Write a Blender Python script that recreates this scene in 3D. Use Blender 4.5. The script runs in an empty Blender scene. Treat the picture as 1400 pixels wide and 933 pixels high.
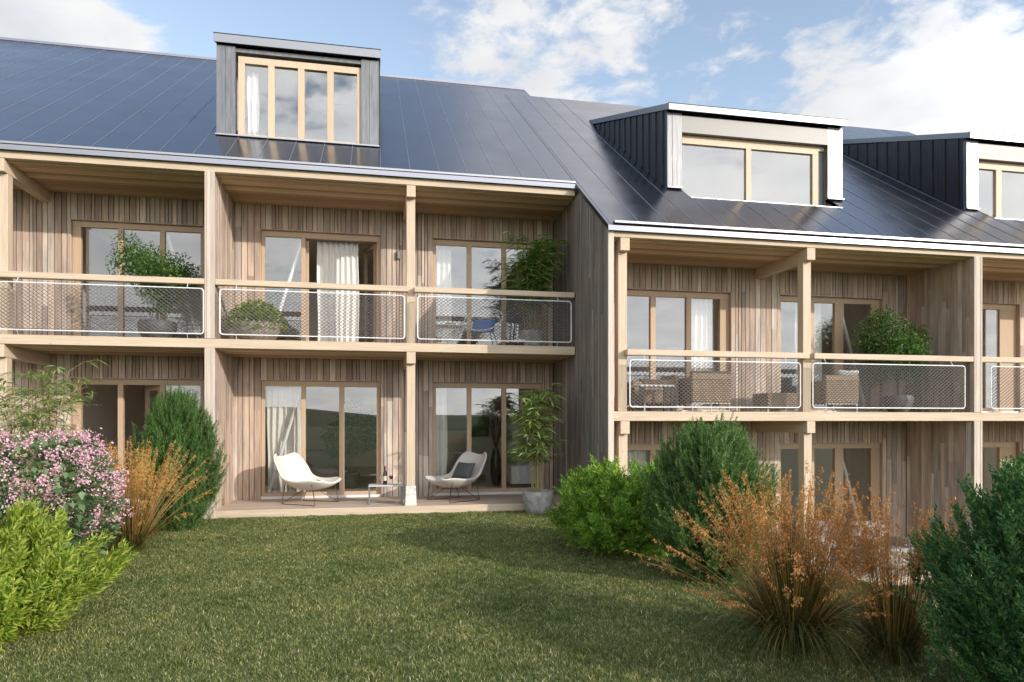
import bpy, math, random
import numpy as np
from mathutils import Vector, Matrix

random.seed(7)
rng = np.random.default_rng(11)
scene = bpy.context.scene
COL = scene.collection
R = math.radians
O = 1.62                       # eye height above the lawn; heights below are given from the eye
WL = {}                        # world location of every linked object


# ------------------------------------------------------------------ helpers
def link(o, parent=None, loc=None):
    COL.objects.link(o)
    if parent is not None:
        o.parent = parent
        WL[o] = WL[parent]
    else:
        WL[o] = tuple(loc) if loc is not None else (0, 0, 0)
        o.location = WL[o]
    return o


def tag(o, label=None, cat=None, group=None, kind=None):
    if label: o['label'] = label
    if cat: o['category'] = cat
    if group: o['group'] = group
    if kind: o['kind'] = kind
    return o


def thing(name, loc, label, cat, group=None):
    o = bpy.data.objects.new(name, None)
    o.empty_display_size = 0.2
    link(o, None, loc)
    return tag(o, label, cat, group)


def np_mesh(name, V, F, starts, mat, parent=None, smooth=False):
    """V (n,3) world points, F flat loop indices, starts loop starts"""
    V = np.asarray(V, dtype=np.float32).reshape(-1, 3)
    me = bpy.data.meshes.new(name)
    org = np.array(WL[parent] if parent is not None else (0, 0, 0), dtype=np.float32)
    V = V - org
    F = np.asarray(F, dtype=np.int32); starts = np.asarray(starts, dtype=np.int32)
    me.vertices.add(len(V)); me.vertices.foreach_set('co', V.ravel())
    me.loops.add(len(F)); me.loops.foreach_set('vertex_index', F)
    me.polygons.add(len(starts)); me.polygons.foreach_set('loop_start', starts)
    me.update(calc_edges=True)
    me.validate()
    if smooth:
        me.polygons.foreach_set('use_smooth', np.ones(len(me.polygons), dtype=bool))
    if mat: me.materials.append(mat)
    o = bpy.data.objects.new(name, me)
    return link(o, parent)


class MB:
    def __init__(s): s.v = []; s.f = []

    def add(s, vs, fs):
        n = len(s.v)
        s.v += [tuple(p) for p in vs]
        s.f += [tuple(n + i for i in f) for f in fs]
        return s

    def box(s, x0, x1, y0, y1, z0, z1):
        x0, x1 = min(x0, x1), max(x0, x1); y0, y1 = min(y0, y1), max(y0, y1); z0, z1 = min(z0, z1), max(z0, z1)
        return s.add([(x0, y0, z0), (x1, y0, z0), (x1, y1, z0), (x0, y1, z0), (x0, y0, z1), (x1, y0, z1), (x1, y1, z1), (x0, y1, z1)],
                     [(0, 3, 2, 1), (4, 5, 6, 7), (0, 1, 5, 4), (1, 2, 6, 5), (2, 3, 7, 6), (3, 0, 4, 7)])

    def obox(s, c, ax, ay, az):
        """centre and three half vectors"""
        c, ax, ay, az = map(Vector, (c, ax, ay, az))
        vs = [c + i * ax + j * ay + k * az for k in (-1, 1) for i, j in ((-1, -1), (1, -1), (1, 1), (-1, 1))]
        return s.add(vs, [(0, 3, 2, 1), (4, 5, 6, 7), (0, 1, 5, 4), (1, 2, 6, 5), (2, 3, 7, 6), (3, 0, 4, 7)])

    def prism(s, poly, d):
        """closed polygon (3-D points) extruded by vector d"""
        d = Vector(d); a = [Vector(p) for p in poly]; n = len(a)
        return s.add(a + [p + d for p in a], [tuple(range(n - 1, -1, -1)), tuple(range(n, 2 * n))] +
                     [(i, (i + 1) % n, n + (i + 1) % n, n + i) for i in range(n)])

    def tube(s, pts, r, n=6, closed=False, cap=True):
        pts = [Vector(p) for p in pts]; m = len(pts)
        rs = r if isinstance(r, (list, tuple)) else [r] * m
        base = len(s.v); up = None
        for i, p in enumerate(pts):
            if closed: t = pts[(i + 1) % m] - pts[i - 1]
            else: t = pts[min(i + 1, m - 1)] - pts[max(i - 1, 0)]
            t.normalize()
            if up is None:
                up = Vector((0, 0, 1)) if abs(t.z) < .9 else Vector((1, 0, 0))
            a = t.cross(up); a.normalize(); b = a.cross(t); b.normalize(); up = b
            for k in range(n):
                q = 2 * math.pi * k / n
                s.v.append(tuple(p + (a * math.cos(q) + b * math.sin(q)) * rs[i]))
        for i in range(m if closed else m - 1):
            j = (i + 1) % m
            for k in range(n):
                l = (k + 1) % n
                s.f.append((base + i * n + k, base + i * n + l, base + j * n + l, base + j * n + k))
        if cap and not closed:
            s.f.append(tuple(base + k for k in range(n - 1, -1, -1)))
            s.f.append(tuple(base + (m - 1) * n + k for k in range(n)))
        return s

    def lathe(s, c, prof, n=24, wob=0):
        """profile [(r,z)...] turned about the vertical through c"""
        base = len(s.v); m = len(prof)
        for (r, z) in prof:
            for k in range(n):
                q = 2 * math.pi * k / n
                rr = r * (1 + wob * math.sin(3 * q + z * 9) * .5)
                s.v.append((c[0] + rr * math.cos(q), c[1] + rr * math.sin(q), c[2] + z))
        for i in range(m - 1):
            for k in range(n):
                l = (k + 1) % n
                s.f.append((base + i * n + k, base + i * n + l, base + (i + 1) * n + l, base + (i + 1) * n + k))
        s.f.append(tuple(base + k for k in range(n - 1, -1, -1)))
        s.f.append(tuple(base + (m - 1) * n + k for k in range(n)))
        return s

    def xform(s, M):
        s.v = [tuple(M @ Vector(p)) for p in s.v]; return s

    def build(s, name, mat, parent=None, smooth=False, bevel=0, label=None):
        me = bpy.data.meshes.new(name)
        org = Vector(WL[parent]) if parent is not None else Vector((0, 0, 0))
        me.from_pydata([tuple(Vector(p) - org) for p in s.v], [], s.f)
        me.materials.append(mat)
        if smooth:
            me.polygons.foreach_set('use_smooth', [True] * len(me.polygons))
        me.update()
        o = bpy.data.objects.new(name, me)
        link(o, parent)
        if smooth:
            try: me.set_sharp_from_angle(angle=R(40))
            except Exception: pass
        if bevel:
            b = o.modifiers.new('bevel', 'BEVEL'); b.width = bevel; b.segments = 1; b.limit_method = 'ANGLE'
        if label: o['label'] = label
        return o


def kids(o): return [c for c in WL if c.parent == o]


def copy_tree(o, loc=None, rotz=None, parent=None):
    c = o.copy(); COL.objects.link(c)
    if parent is not None:
        c.parent = parent
        WL[c] = WL[parent]
    else:
        c.location = loc; WL[c] = tuple(loc)
        if rotz is not None: c.rotation_euler = (0, 0, rotz)
    for ch in kids(o): copy_tree(ch, parent=c)
    return c


# ------------------------------------------------------------------ materials
def newmat(name):
    m = bpy.data.materials.new(name); m.use_nodes = True
    nt = m.node_tree
    for n in list(nt.nodes): nt.nodes.remove(n)
    return m, nt, nt.nodes, nt.links


def N(nt, t, **kw):
    n = nt.nodes.new(t)
    for k, v in kw.items():
        if k.startswith('i_'):
            n.inputs[k[2:].replace('_', ' ')].default_value = v
        else: setattr(n, k, v)
    return n


def ramp(nt, stops, interp='LINEAR'):
    n = nt.nodes.new('ShaderNodeValToRGB'); cr = n.color_ramp; cr.interpolation = interp
    while len(cr.elements) > 1: cr.elements.remove(cr.elements[0])
    cr.elements[0].position = stops[0][0]; cr.elements[0].color = (*stops[0][1], 1)
    for p, c in stops[1:]:
        e = cr.elements.new(p); e.color = (*c, 1)
    return n


def simple(name, col, rough=.5, metal=0, spec=.5, noise=0, nscale=20, bump=0, ior=None):
    m, nt, ns, L = newmat(name)
    out = N(nt, 'ShaderNodeOutputMaterial'); b = N(nt, 'ShaderNodeBsdfPrincipled')
    b.inputs['Base Color'].default_value = (*col, 1); b.inputs['Roughness'].default_value = rough
    b.inputs['Metallic'].default_value = metal; b.inputs['Specular IOR Level'].default_value = spec
    if ior: b.inputs['IOR'].default_value = ior
    L.new(b.outputs[0], out.inputs[0])
    if noise or bump:
        tc = N(nt, 'ShaderNodeTexCoord'); nz = N(nt, 'ShaderNodeTexNoise')
        nz.inputs['Scale'].default_value = nscale; nz.inputs['Detail'].default_value = 6
        L.new(tc.outputs['Object'], nz.inputs['Vector'])
        if noise:
            c0 = tuple(max(0, c * (1 - noise)) for c in col); c1 = tuple(min(1, c * (1 + noise)) for c in col)
            rp = ramp(nt, [(.3, c0), (.7, c1)]); L.new(nz.outputs['Fac'], rp.inputs[0]); L.new(rp.outputs[0], b.inputs['Base Color'])
        if bump:
            bp = N(nt, 'ShaderNodeBump'); bp.inputs['Strength'].default_value = bump; bp.inputs['Distance'].default_value = .01
            L.new(nz.outputs['Fac'], bp.inputs['Height']); L.new(bp.outputs[0], b.inputs['Normal'])
    return m


def wood(name, stops, axis, rough=.6, grain=.22, knots=0, spec=.35, bump=.25, fine=1.0, stain=0):
    """boards: colour by island, grain stretched along axis"""
    m, nt, ns, L = newmat(name)
    out = N(nt, 'ShaderNodeOutputMaterial'); b = N(nt, 'ShaderNodeBsdfPrincipled')
    b.inputs['Roughness'].default_value = rough; b.inputs['Specular IOR Level'].default_value = spec
    geo = N(nt, 'ShaderNodeNewGeometry'); tc = N(nt, 'ShaderNodeTexCoord')
    rp = ramp(nt, stops); L.new(geo.outputs['Random Per Island'], rp.inputs[0])
    sc = [38 * fine, 38 * fine, 38 * fine]; sc['xyz'.index(axis)] = 1.6
    off = N(nt, 'ShaderNodeVectorMath', operation='SCALE'); off.inputs[0].default_value = (17, 31, 53)
    L.new(geo.outputs['Random Per Island'], off.inputs['Scale'])
    ad = N(nt, 'ShaderNodeVectorMath', operation='ADD'); L.new(tc.outputs['Object'], ad.inputs[0]); L.new(off.outputs[0], ad.inputs[1])
    mp = N(nt, 'ShaderNodeMapping'); mp.inputs['Scale'].default_value = sc; L.new(ad.outputs[0], mp.inputs['Vector'])
    nz = N(nt, 'ShaderNodeTexNoise'); nz.inputs['Scale'].default_value = 1; nz.inputs['Detail'].default_value = 5
    nz.inputs['Roughness'].default_value = .6; nz.inputs['Distortion'].default_value = .6
    L.new(mp.outputs[0], nz.inputs['Vector'])
    g = ramp(nt, [(.25, (1 - grain * 1.4,) * 3), (.55, (1, 1, 1)), (.8, (1 + grain,) * 3)])
    L.new(nz.outputs['Fac'], g.inputs[0])
    mx = N(nt, 'ShaderNodeMix', data_type='RGBA', blend_type='MULTIPLY'); mx.inputs[0].default_value = 1
    L.new(rp.outputs[0], mx.inputs[6]); L.new(g.outputs[0], mx.inputs[7])
    cur = mx.outputs[2]
    if stain:      # weather stains with a shape of their own
        n2 = N(nt, 'ShaderNodeTexNoise'); n2.inputs['Scale'].default_value = 1.0; n2.inputs['Detail'].default_value = 4
        mp2 = N(nt, 'ShaderNodeMapping'); s2 = [4.0] * 3; s2['xyz'.index(axis)] = 1.1; mp2.inputs['Scale'].default_value = s2
        L.new(ad.outputs[0], mp2.inputs['Vector']); L.new(mp2.outputs[0], n2.inputs['Vector'])
        g2 = ramp(nt, [(.35, (1 - stain, 1 - stain * .9, 1 - stain * .75)), (.62, (1.06, 1.03, 1.0))]); L.new(n2.outputs['Fac'], g2.inputs[0])
        m2 = N(nt, 'ShaderNodeMix', data_type='RGBA', blend_type='MULTIPLY'); m2.inputs[0].default_value = 1
        L.new(cur, m2.inputs[6]); L.new(g2.outputs[0], m2.inputs[7]); cur = m2.outputs[2]
    if knots:
        vo = N(nt, 'ShaderNodeTexVoronoi'); vo.inputs['Scale'].default_value = 2.6
        kmp = N(nt, 'ShaderNodeMapping'); ks = [1.7, 1.7, 1.7]; ks['xyz'.index(axis)] = .8; kmp.inputs['Scale'].default_value = ks
        L.new(tc.outputs['Object'], kmp.inputs['Vector']); L.new(kmp.outputs[0], vo.inputs['Vector'])
        kr = ramp(nt, [(.015, (.5, .38, .28)), (.05, (1, 1, 1))]); L.new(vo.outputs['Distance'], kr.inputs[0])
        m3 = N(nt, 'ShaderNodeMix', data_type='RGBA', blend_type='MULTIPLY'); m3.inputs[0].default_value = knots
        L.new(cur, m3.inputs[6]); L.new(kr.outputs[0], m3.inputs[7]); cur = m3.outputs[2]
    L.new(cur, b.inputs['Base Color'])
    bp = N(nt, 'ShaderNodeBump'); bp.inputs['Strength'].default_value = bump; bp.inputs['Distance'].default_value = .004
    L.new(nz.outputs['Fac'], bp.inputs['Height']); L.new(bp.outputs[0], b.inputs['Normal'])
    L.new(b.outputs[0], out.inputs[0])
    return m


def leafmat(name, stops, trans=.3, rough=.45, spec=.35):
    m, nt, ns, L = newmat(name)
    out = N(nt, 'ShaderNodeOutputMaterial'); b = N(nt, 'ShaderNodeBsdfPrincipled')
    b.inputs['Roughness'].default_value = rough; b.inputs['Specular IOR Level'].default_value = spec
    geo = N(nt, 'ShaderNodeNewGeometry'); rp = ramp(nt, stops); L.new(geo.outputs['Random Per Island'], rp.inputs[0])
    L.new(rp.outputs[0], b.inputs['Base Color'])
    tr = N(nt, 'ShaderNodeBsdfTranslucent')
    sc = N(nt, 'ShaderNodeMix', data_type='RGBA', blend_type='MULTIPLY'); sc.inputs[0].default_value = 1
    sc.inputs[7].default_value = (1.25, 1.3, .7, 1); L.new(rp.outputs[0], sc.inputs[6]); L.new(sc.outputs[2], tr.inputs['Color'])
    mx = N(nt, 'ShaderNodeMixShader'); mx.inputs[0].default_value = trans
    L.new(b.outputs[0], mx.inputs[1]); L.new(tr.outputs[0], mx.inputs[2]); L.new(mx.outputs[0], out.inputs[0])
    return m


def glassmat(name, refl=.16, tint=(.86, .88, .87)):
    m, nt, ns, L = newmat(name)
    out = N(nt, 'ShaderNodeOutputMaterial')
    gl = N(nt, 'ShaderNodeBsdfGlossy'); gl.inputs['Roughness'].default_value = 0.0; gl.inputs['Color'].default_value = (.95, .96, .97, 1)
    tr = N(nt, 'ShaderNodeBsdfTransparent'); tr.inputs['Color'].default_value = (*tint, 1)
    lw = N(nt, 'ShaderNodeLayerWeight'); lw.inputs['Blend'].default_value = .5
    pw = N(nt, 'ShaderNodeMath', operation='POWER'); pw.inputs[1].default_value = 5.0; L.new(lw.outputs['Facing'], pw.inputs[0])
    ma = N(nt, 'ShaderNodeMath', operation='MULTIPLY_ADD'); ma.inputs[1].default_value = .9 - refl; ma.inputs[2].default_value = refl
    ma.use_clamp = True
    L.new(pw.outputs[0], ma.inputs[0])
    mx = N(nt, 'ShaderNodeMixShader'); L.new(ma.outputs[0], mx.inputs[0]); L.new(tr.outputs[0], mx.inputs[1]); L.new(gl.outputs[0], mx.inputs[2])
    L.new(mx.outputs[0], out.inputs[0])
    return m


TIM = [(0, (.50, .39, .28)), (.5, (.55, .435, .315)), (1, (.59, .475, .35))]
M = {}
M['beam'] = wood('spruce_beam', TIM, 'x', grain=.16, knots=.8, bump=.2, spec=.25)
M['beam_y'] = wood('spruce_beam_cross', TIM, 'y', grain=.16, knots=.7, bump=.2, spec=.25)
M['post'] = wood('spruce_post', TIM, 'z', grain=.16, knots=.7, bump=.2, spec=.25)
CLAD = [(0, (.37, .275, .215)), (.14, (.56, .435, .35)), (.3, (.45, .345, .275)), (.46, (.65, .52, .42)), (.6, (.50, .38, .295)),
        (.74, (.73, .625, .525)), (.88, (.40, .305, .245)), (1, (.58, .48, .40))]
M['clad'] = wood('weathered_cladding', CLAD, 'z', rough=.75, grain=.28, bump=.5, spec=.2, fine=1.2, stain=.28)
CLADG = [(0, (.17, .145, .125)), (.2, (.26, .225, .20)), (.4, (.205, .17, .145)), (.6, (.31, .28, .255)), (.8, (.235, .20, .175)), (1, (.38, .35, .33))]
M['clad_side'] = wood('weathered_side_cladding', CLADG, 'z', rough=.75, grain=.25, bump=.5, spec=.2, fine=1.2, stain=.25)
M['corner'] = wood('pale_corner_board', [(0, (.5, .42, .34)), (1, (.62, .54, .46))], 'z', rough=.7, grain=.16, bump=.3, spec=.2)
M['soffit'] = wood('soffit_planks', [(0, (.33, .215, .125)), (.5, (.57, .40, .25)), (1, (.78, .57, .38))], 'x', rough=.6, grain=.15, bump=.2)
M['frame'] = wood('larch_frame', [(0, (.46, .325, .21)), (1, (.53, .385, .26))], 'z', rough=.5, grain=.08, bump=.08)
M['dframe'] = wood('dormer_larch_frame', [(0, (.56, .435, .31)), (1, (.62, .485, .35))], 'z', rough=.5, grain=.08, bump=.08)
M['deck'] = wood('decking', [(0, (.46, .36, .285)), (.5, (.52, .41, .33)), (1, (.57, .46, .37))], 'x', rough=.65, grain=.18, bump=.3, spec=.3)
M['gap'] = simple('dark_lining', (.03, .025, .02), .9)
M['glass'] = glassmat('window_glass', .10, (.97, .975, .97))
M['glass_up'] = glassmat('dormer_glass', .14, (.97, .975, .97))
M['room'] = simple('interior_plaster', (.82, .78, .72), .85)
M['roomfloor'] = wood('interior_parquet', [(0, (.42, .30, .20)), (1, (.52, .38, .26))], 'y', rough=.35, grain=.15)
M['white'] = simple('white_metal', (.78, .78, .77), .35, spec=.5)
M['net'] = simple('galvanised_net', (.12, .115, .11), .7, spec=.2)
M['zinc'] = simple('zinc_gutter', (.38, .385, .40), .38, metal=.75)
M['darkmetal'] = simple('dark_metal', (.03, .032, .036), .4, metal=.3)
M['grey'] = simple('grey_metal', (.22, .22, .22), .4, metal=.5)
M['foot'] = simple('white_concrete', (.66, .65, .60), .8, noise=.25, nscale=18, bump=.3)
M['curtain'] = simple('white_curtain', (.78, .76, .72), .9, spec=.1)
M['concrete'] = simple('pale_concrete', (.36, .35, .32), .85, noise=.35, nscale=11, bump=.4)
M['stone'] = simple('beige_stone', (.40, .345, .27), .85, noise=.35, nscale=14, bump=.5)
M['darkpot'] = simple('dark_pot', (.12, .115, .11), .5, noise=.3, nscale=9)
M['soil'] = simple('soil', (.05, .035, .025), .95, noise=.4, nscale=60, bump=.6)
M['fabric'] = simple('cream_fabric', (.70, .67, .60), .9, spec=.15, noise=.06, nscale=120, bump=.15)
M['fabric2'] = simple('grey_fabric', (.56, .54, .50), .9, spec=.15, noise=.06, nscale=120, bump=.15)
M['cushion'] = simple('charcoal_fabric', (.10, .10, .105), .95, spec=.1, noise=.15, nscale=90, bump=.15)
M['blue'] = simple('blue_fabric', (.06, .16, .42), .9, spec=.1)
M['wire'] = simple('black_wire', (.035, .033, .03), .45)
M['wine'] = simple('dark_bottle_glass', (.012, .016, .01), .08, spec=.6)
M['redwine'] = simple('red_wine', (.22, .01, .02), .1)
M['paper'] = simple('bottle_label', (.62, .55, .38), .8)
M['foil'] = simple('red_foil', (.25, .02, .02), .4)
M['clear'] = glassmat('clear_glass', .08, (.96, .96, .96))
M['black'] = simple('black_gloss', (.015, .015, .016), .25)
M['bark'] = simple('bark', (.10, .07, .045), .9, noise=.3, nscale=30, bump=.4)
M['culm'] = simple('bamboo_culm', (.30, .25, .10), .5, noise=.25, nscale=12)
M['sofa'] = simple('sofa_cloth', (.30, .28, .26), .9)


def rattanmat():
    m, nt, ns, L = newmat('woven_rattan')
    out = N(nt, 'ShaderNodeOutputMaterial'); b = N(nt, 'ShaderNodeBsdfPrincipled'); b.inputs['Roughness'].default_value = .6
    tc = N(nt, 'ShaderNodeTexCoord')
    w1 = N(nt, 'ShaderNodeTexWave', wave_type='BANDS', bands_direction='Z'); w1.inputs['Scale'].default_value = 9
    w2 = N(nt, 'ShaderNodeTexWave', wave_type='BANDS', bands_direction='DIAGONAL'); w2.inputs['Scale'].default_value = 11
    L.new(tc.outputs['Object'], w1.inputs['Vector']); L.new(tc.outputs['Object'], w2.inputs['Vector'])
    mu = N(nt, 'ShaderNodeMath', operation='MULTIPLY'); L.new(w1.outputs['Fac'], mu.inputs[0]); L.new(w2.outputs['Fac'], mu.inputs[1])
    rp = ramp(nt, [(.0, (.16, .105, .06)), (.35, (.40, .29, .18)), (1, (.55, .42, .28))]); L.new(mu.outputs[0], rp.inputs[0])
    L.new(rp.outputs[0], b.inputs['Base Color'])
    bp = N(nt, 'ShaderNodeBump'); bp.inputs['Strength'].default_value = .6; bp.inputs['Distance'].default_value = .01
    L.new(mu.outputs[0], bp.inputs['Height']); L.new(bp.outputs[0], b.inputs['Normal']); L.new(b.outputs[0], out.inputs[0])
    return m
M['rattan'] = rattanmat()


def roofmat():
    m, nt, ns, L = newmat('dark_seam_roof')
    out = N(nt, 'ShaderNodeOutputMaterial'); b = N(nt, 'ShaderNodeBsdfPrincipled')
    b.inputs['Metallic'].default_value = 1.0; b.inputs['Roughness'].default_value = .2
    tc = N(nt, 'ShaderNodeTexCoord'); nz = N(nt, 'ShaderNodeTexNoise'); nz.inputs['Scale'].default_value = 1.3; nz.inputs['Detail'].default_value = 5
    L.new(tc.outputs['Object'], nz.inputs['Vector'])
    rp = ramp(nt, [(.3, (.19,) * 3), (.7, (.27,) * 3)]); L.new(nz.outputs['Fac'], rp.inputs[0])
    L.new(rp.outputs[0], b.inputs['Roughness'])
    b.inputs['Base Color'].default_value = (.285, .285, .315, 1)
    L.new(b.outputs[0], out.inputs[0])
    return m
M['roof'] = roofmat()
M['seam'] = simple('roof_seam', (.42, .43, .48), .35, metal=.8)


def burntmat(k=1, sp=1.0):
    m, nt, ns, L = newmat('black_stained_boards')
    out = N(nt, 'ShaderNodeOutputMaterial'); b = N(nt, 'ShaderNodeBsdfPrincipled')
    b.inputs['Specular IOR Level'].default_value = sp; b.inputs['IOR'].default_value = 1.4 + .35 * sp
    tc = N(nt, 'ShaderNodeTexCoord'); mp = N(nt, 'ShaderNodeMapping'); mp.inputs['Scale'].default_value = (26, 26, 2.2)
    nz = N(nt, 'ShaderNodeTexNoise'); nz.inputs['Scale'].default_value = 1; nz.inputs['Detail'].default_value = 7; nz.inputs['Distortion'].default_value = .8
    L.new(tc.outputs['Object'], mp.inputs['Vector']); L.new(mp.outputs[0], nz.inputs['Vector'])
    rp = ramp(nt, [(.35, (.03 * k, .031 * k, .036 * k)), (.65, (.10 * k, .103 * k, .115 * k))]); L.new(nz.outputs['Fac'], rp.inputs[0]); L.new(rp.outputs[0], b.inputs['Base Color'])
    rr = ramp(nt, [(.3, (.5,) * 3), (.7, (.34,) * 3)]); L.new(nz.outputs['Fac'], rr.inputs[0]); L.new(rr.outputs[0], b.inputs['Roughness'])
    bp = N(nt, 'ShaderNodeBump'); bp.inputs['Strength'].default_value = .35; bp.inputs['Distance'].default_value = .004
    L.new(nz.outputs['Fac'], bp.inputs['Height']); L.new(bp.outputs[0], b.inputs['Normal']); L.new(b.outputs[0], out.inputs[0])
    return m
M['burnt'] = burntmat()
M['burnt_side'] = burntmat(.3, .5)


def lawnmat():
    m, nt, ns, L = newmat('lawn_soil')
    out = N(nt, 'ShaderNodeOutputMaterial'); b = N(nt, 'ShaderNodeBsdfPrincipled'); b.inputs['Roughness'].default_value = .95
    tc = N(nt, 'ShaderNodeTexCoord')
    n1 = N(nt, 'ShaderNodeTexNoise'); n1.inputs['Scale'].default_value = 1.3; n1.inputs['Detail'].default_value = 8; n1.inputs['Roughness'].default_value = .7
    L.new(tc.outputs['Object'], n1.inputs['Vector'])
    rp = ramp(nt, [(.3, (.06, .075, .024)), (.5, (.10, .12, .04)), (.72, (.15, .16, .06))]); L.new(n1.outputs['Fac'], rp.inputs[0])
    L.new(rp.outputs[0], b.inputs['Base Color'])
    n2 = N(nt, 'ShaderNodeTexNoise'); n2.inputs['Scale'].default_value = 60; L.new(tc.outputs['Object'], n2.inputs['Vector'])
    bp = N(nt, 'ShaderNodeBump'); bp.inputs['Strength'].default_value = .7; bp.inputs['Distance'].default_value = .03
    L.new(n2.outputs['Fac'], bp.inputs['Height']); L.new(bp.outputs[0], b.inputs['Normal']); L.new(b.outputs[0], out.inputs[0])
    return m
M['lawn'] = lawnmat()


def bladesmat():
    m, nt, ns, L = newmat('grass_blades')
    out = N(nt, 'ShaderNodeOutputMaterial'); b = N(nt, 'ShaderNodeBsdfPrincipled'); b.inputs['Roughness'].default_value = .55
    b.inputs['Specular IOR Level'].default_value = .3
    geo = N(nt, 'ShaderNodeNewGeometry'); tc = N(nt, 'ShaderNodeTexCoord')
    r1 = ramp(nt, [(0, (.06, .09, .02)), (.4, (.145, .19, .045)), (.72, (.24, .275, .085)), (.9, (.38, .38, .17)), (1, (.72, .66, .42))])
    L.new(geo.outputs['Random Per Island'], r1.inputs[0])
    n1 = N(nt, 'ShaderNodeTexNoise'); n1.inputs['Scale'].default_value = 1.1; n1.inputs['Detail'].default_value = 5
    L.new(tc.outputs['Object'], n1.inputs['Vector'])
    n3 = N(nt, 'ShaderNodeTexNoise'); n3.inputs['Scale'].default_value = 7; n3.inputs['Detail'].default_value = 4; L.new(tc.outputs['Object'], n3.inputs['Vector'])
    av = N(nt, 'ShaderNodeMix', data_type='FLOAT'); av.inputs[0].default_value = .5; L.new(n1.outputs['Fac'], av.inputs[2]); L.new(n3.outputs['Fac'], av.inputs[3])
    r2 = ramp(nt, [(.36, (.55, .68, .45)), (.5, (1, 1, 1)), (.64, (1.35, 1.2, 1.1))]); L.new(av.outputs[0], r2.inputs[0])
    mx = N(nt, 'ShaderNodeMix', data_type='RGBA', blend_type='MULTIPLY'); mx.inputs[0].default_value = 1
    L.new(r1.outputs[0], mx.inputs[6]); L.new(r2.outputs[0], mx.inputs[7]); L.new(mx.outputs[2], b.inputs['Base Color'])
    tr = N(nt, 'ShaderNodeBsdfTranslucent'); L.new(mx.outputs[2], tr.inputs['Color'])
    ms = N(nt, 'ShaderNodeMixShader'); ms.inputs[0].default_value = .3
    L.new(b.outputs[0], ms.inputs[1]); L.new(tr.outputs[0], ms.inputs[2]); L.new(ms.outputs[0], out.inputs[0])
    return m
M['blades'] = bladesmat()

# ------------------------------------------------------------------ camera, light, sky
cam = bpy.data.cameras.new('Camera'); camo = bpy.data.objects.new('Camera', cam); COL.objects.link(camo)
cam.sensor_width = 36; cam.lens = 24.017; cam.shift_y = 0.0782; cam.clip_end = 3000; cam.clip_start = .05
camo.location = (0, 0, O); camo.rotation_euler = (R(90), 0, -R(11.24))
scene.camera = camo

SUN = Vector((.642, -.692, .331)).normalized()
sun = bpy.data.lights.new('sun', 'SUN'); sun.energy = 2.6; sun.angle = R(.55); sun.color = (1, .91, .81)
suno = bpy.data.objects.new('sun', sun); COL.objects.link(suno)
suno.rotation_euler = (-SUN).to_track_quat('-Z', 'Y').to_euler(); suno.location = SUN * 40

W = bpy.data.worlds.new('World'); scene.world = W; W.use_nodes = True
nt = W.node_tree; L = nt.links
for n in list(nt.nodes): nt.nodes.remove(n)
wo = N(nt, 'ShaderNodeOutputWorld'); bg = N(nt, 'ShaderNodeBackground'); bg.inputs['Strength'].default_value = .15
sky = N(nt, 'ShaderNodeTexSky'); sky.sky_type = 'NISHITA'; sky.sun_disc = False
sky.sun_elevation = math.asin(SUN.z); sky.sun_rotation = math.atan2(SUN.x, SUN.y)
sky.altitude = 300; sky.air_density = 1.0; sky.dust_density = .15; sky.ozone_density = 1.2
tc = N(nt, 'ShaderNodeTexCoord')
D = tc.outputs['Generated']
sep = N(nt, 'ShaderNodeSeparateXYZ'); L.new(D, sep.inputs[0])
zz = N(nt, 'ShaderNodeMath', operation='ADD'); zz.inputs[1].default_value = .16; L.new(sep.outputs['Z'], zz.inputs[0])
zm = N(nt, 'ShaderNodeMath', operation='MAXIMUM'); zm.inputs[1].default_value = .05; L.new(zz.outputs[0], zm.inputs[0])
dv = N(nt, 'ShaderNodeVectorMath', operation='DIVIDE'); L.new(D, dv.inputs[0])
cb = N(nt, 'ShaderNodeCombineXYZ')
for k in range(3): L.new(zm.outputs[0], cb.inputs[k])
L.new(cb.outputs[0], dv.inputs[1])
nz = N(nt, 'ShaderNodeTexNoise'); nz.inputs['Scale'].default_value = 8.0; nz.inputs['Detail'].default_value = 9; nz.inputs['Roughness'].default_value = .6
nz.inputs['Distortion'].default_value = .25
mpw = N(nt, 'ShaderNodeMapping'); mpw.inputs['Location'].default_value = (3.1, 1.7, 0); L.new(dv.outputs[0], mpw.inputs['Vector'])
L.new(mpw.outputs[0], nz.inputs['Vector'])
acc = None


def pxdir(x, y):
    p = R(11.24)
    v = Vector((math.sin(p), math.cos(p), 0)) * 934 + Vector((math.cos(p), -math.sin(p), 0)) * (x - 700) + Vector((0, 0, 576 - y))
    return v.normalized()


def rawdir(az, el):
    return Vector((math.sin(R(az)) * math.cos(R(el)), math.cos(R(az)) * math.cos(R(el)), math.sin(R(el))))


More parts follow.
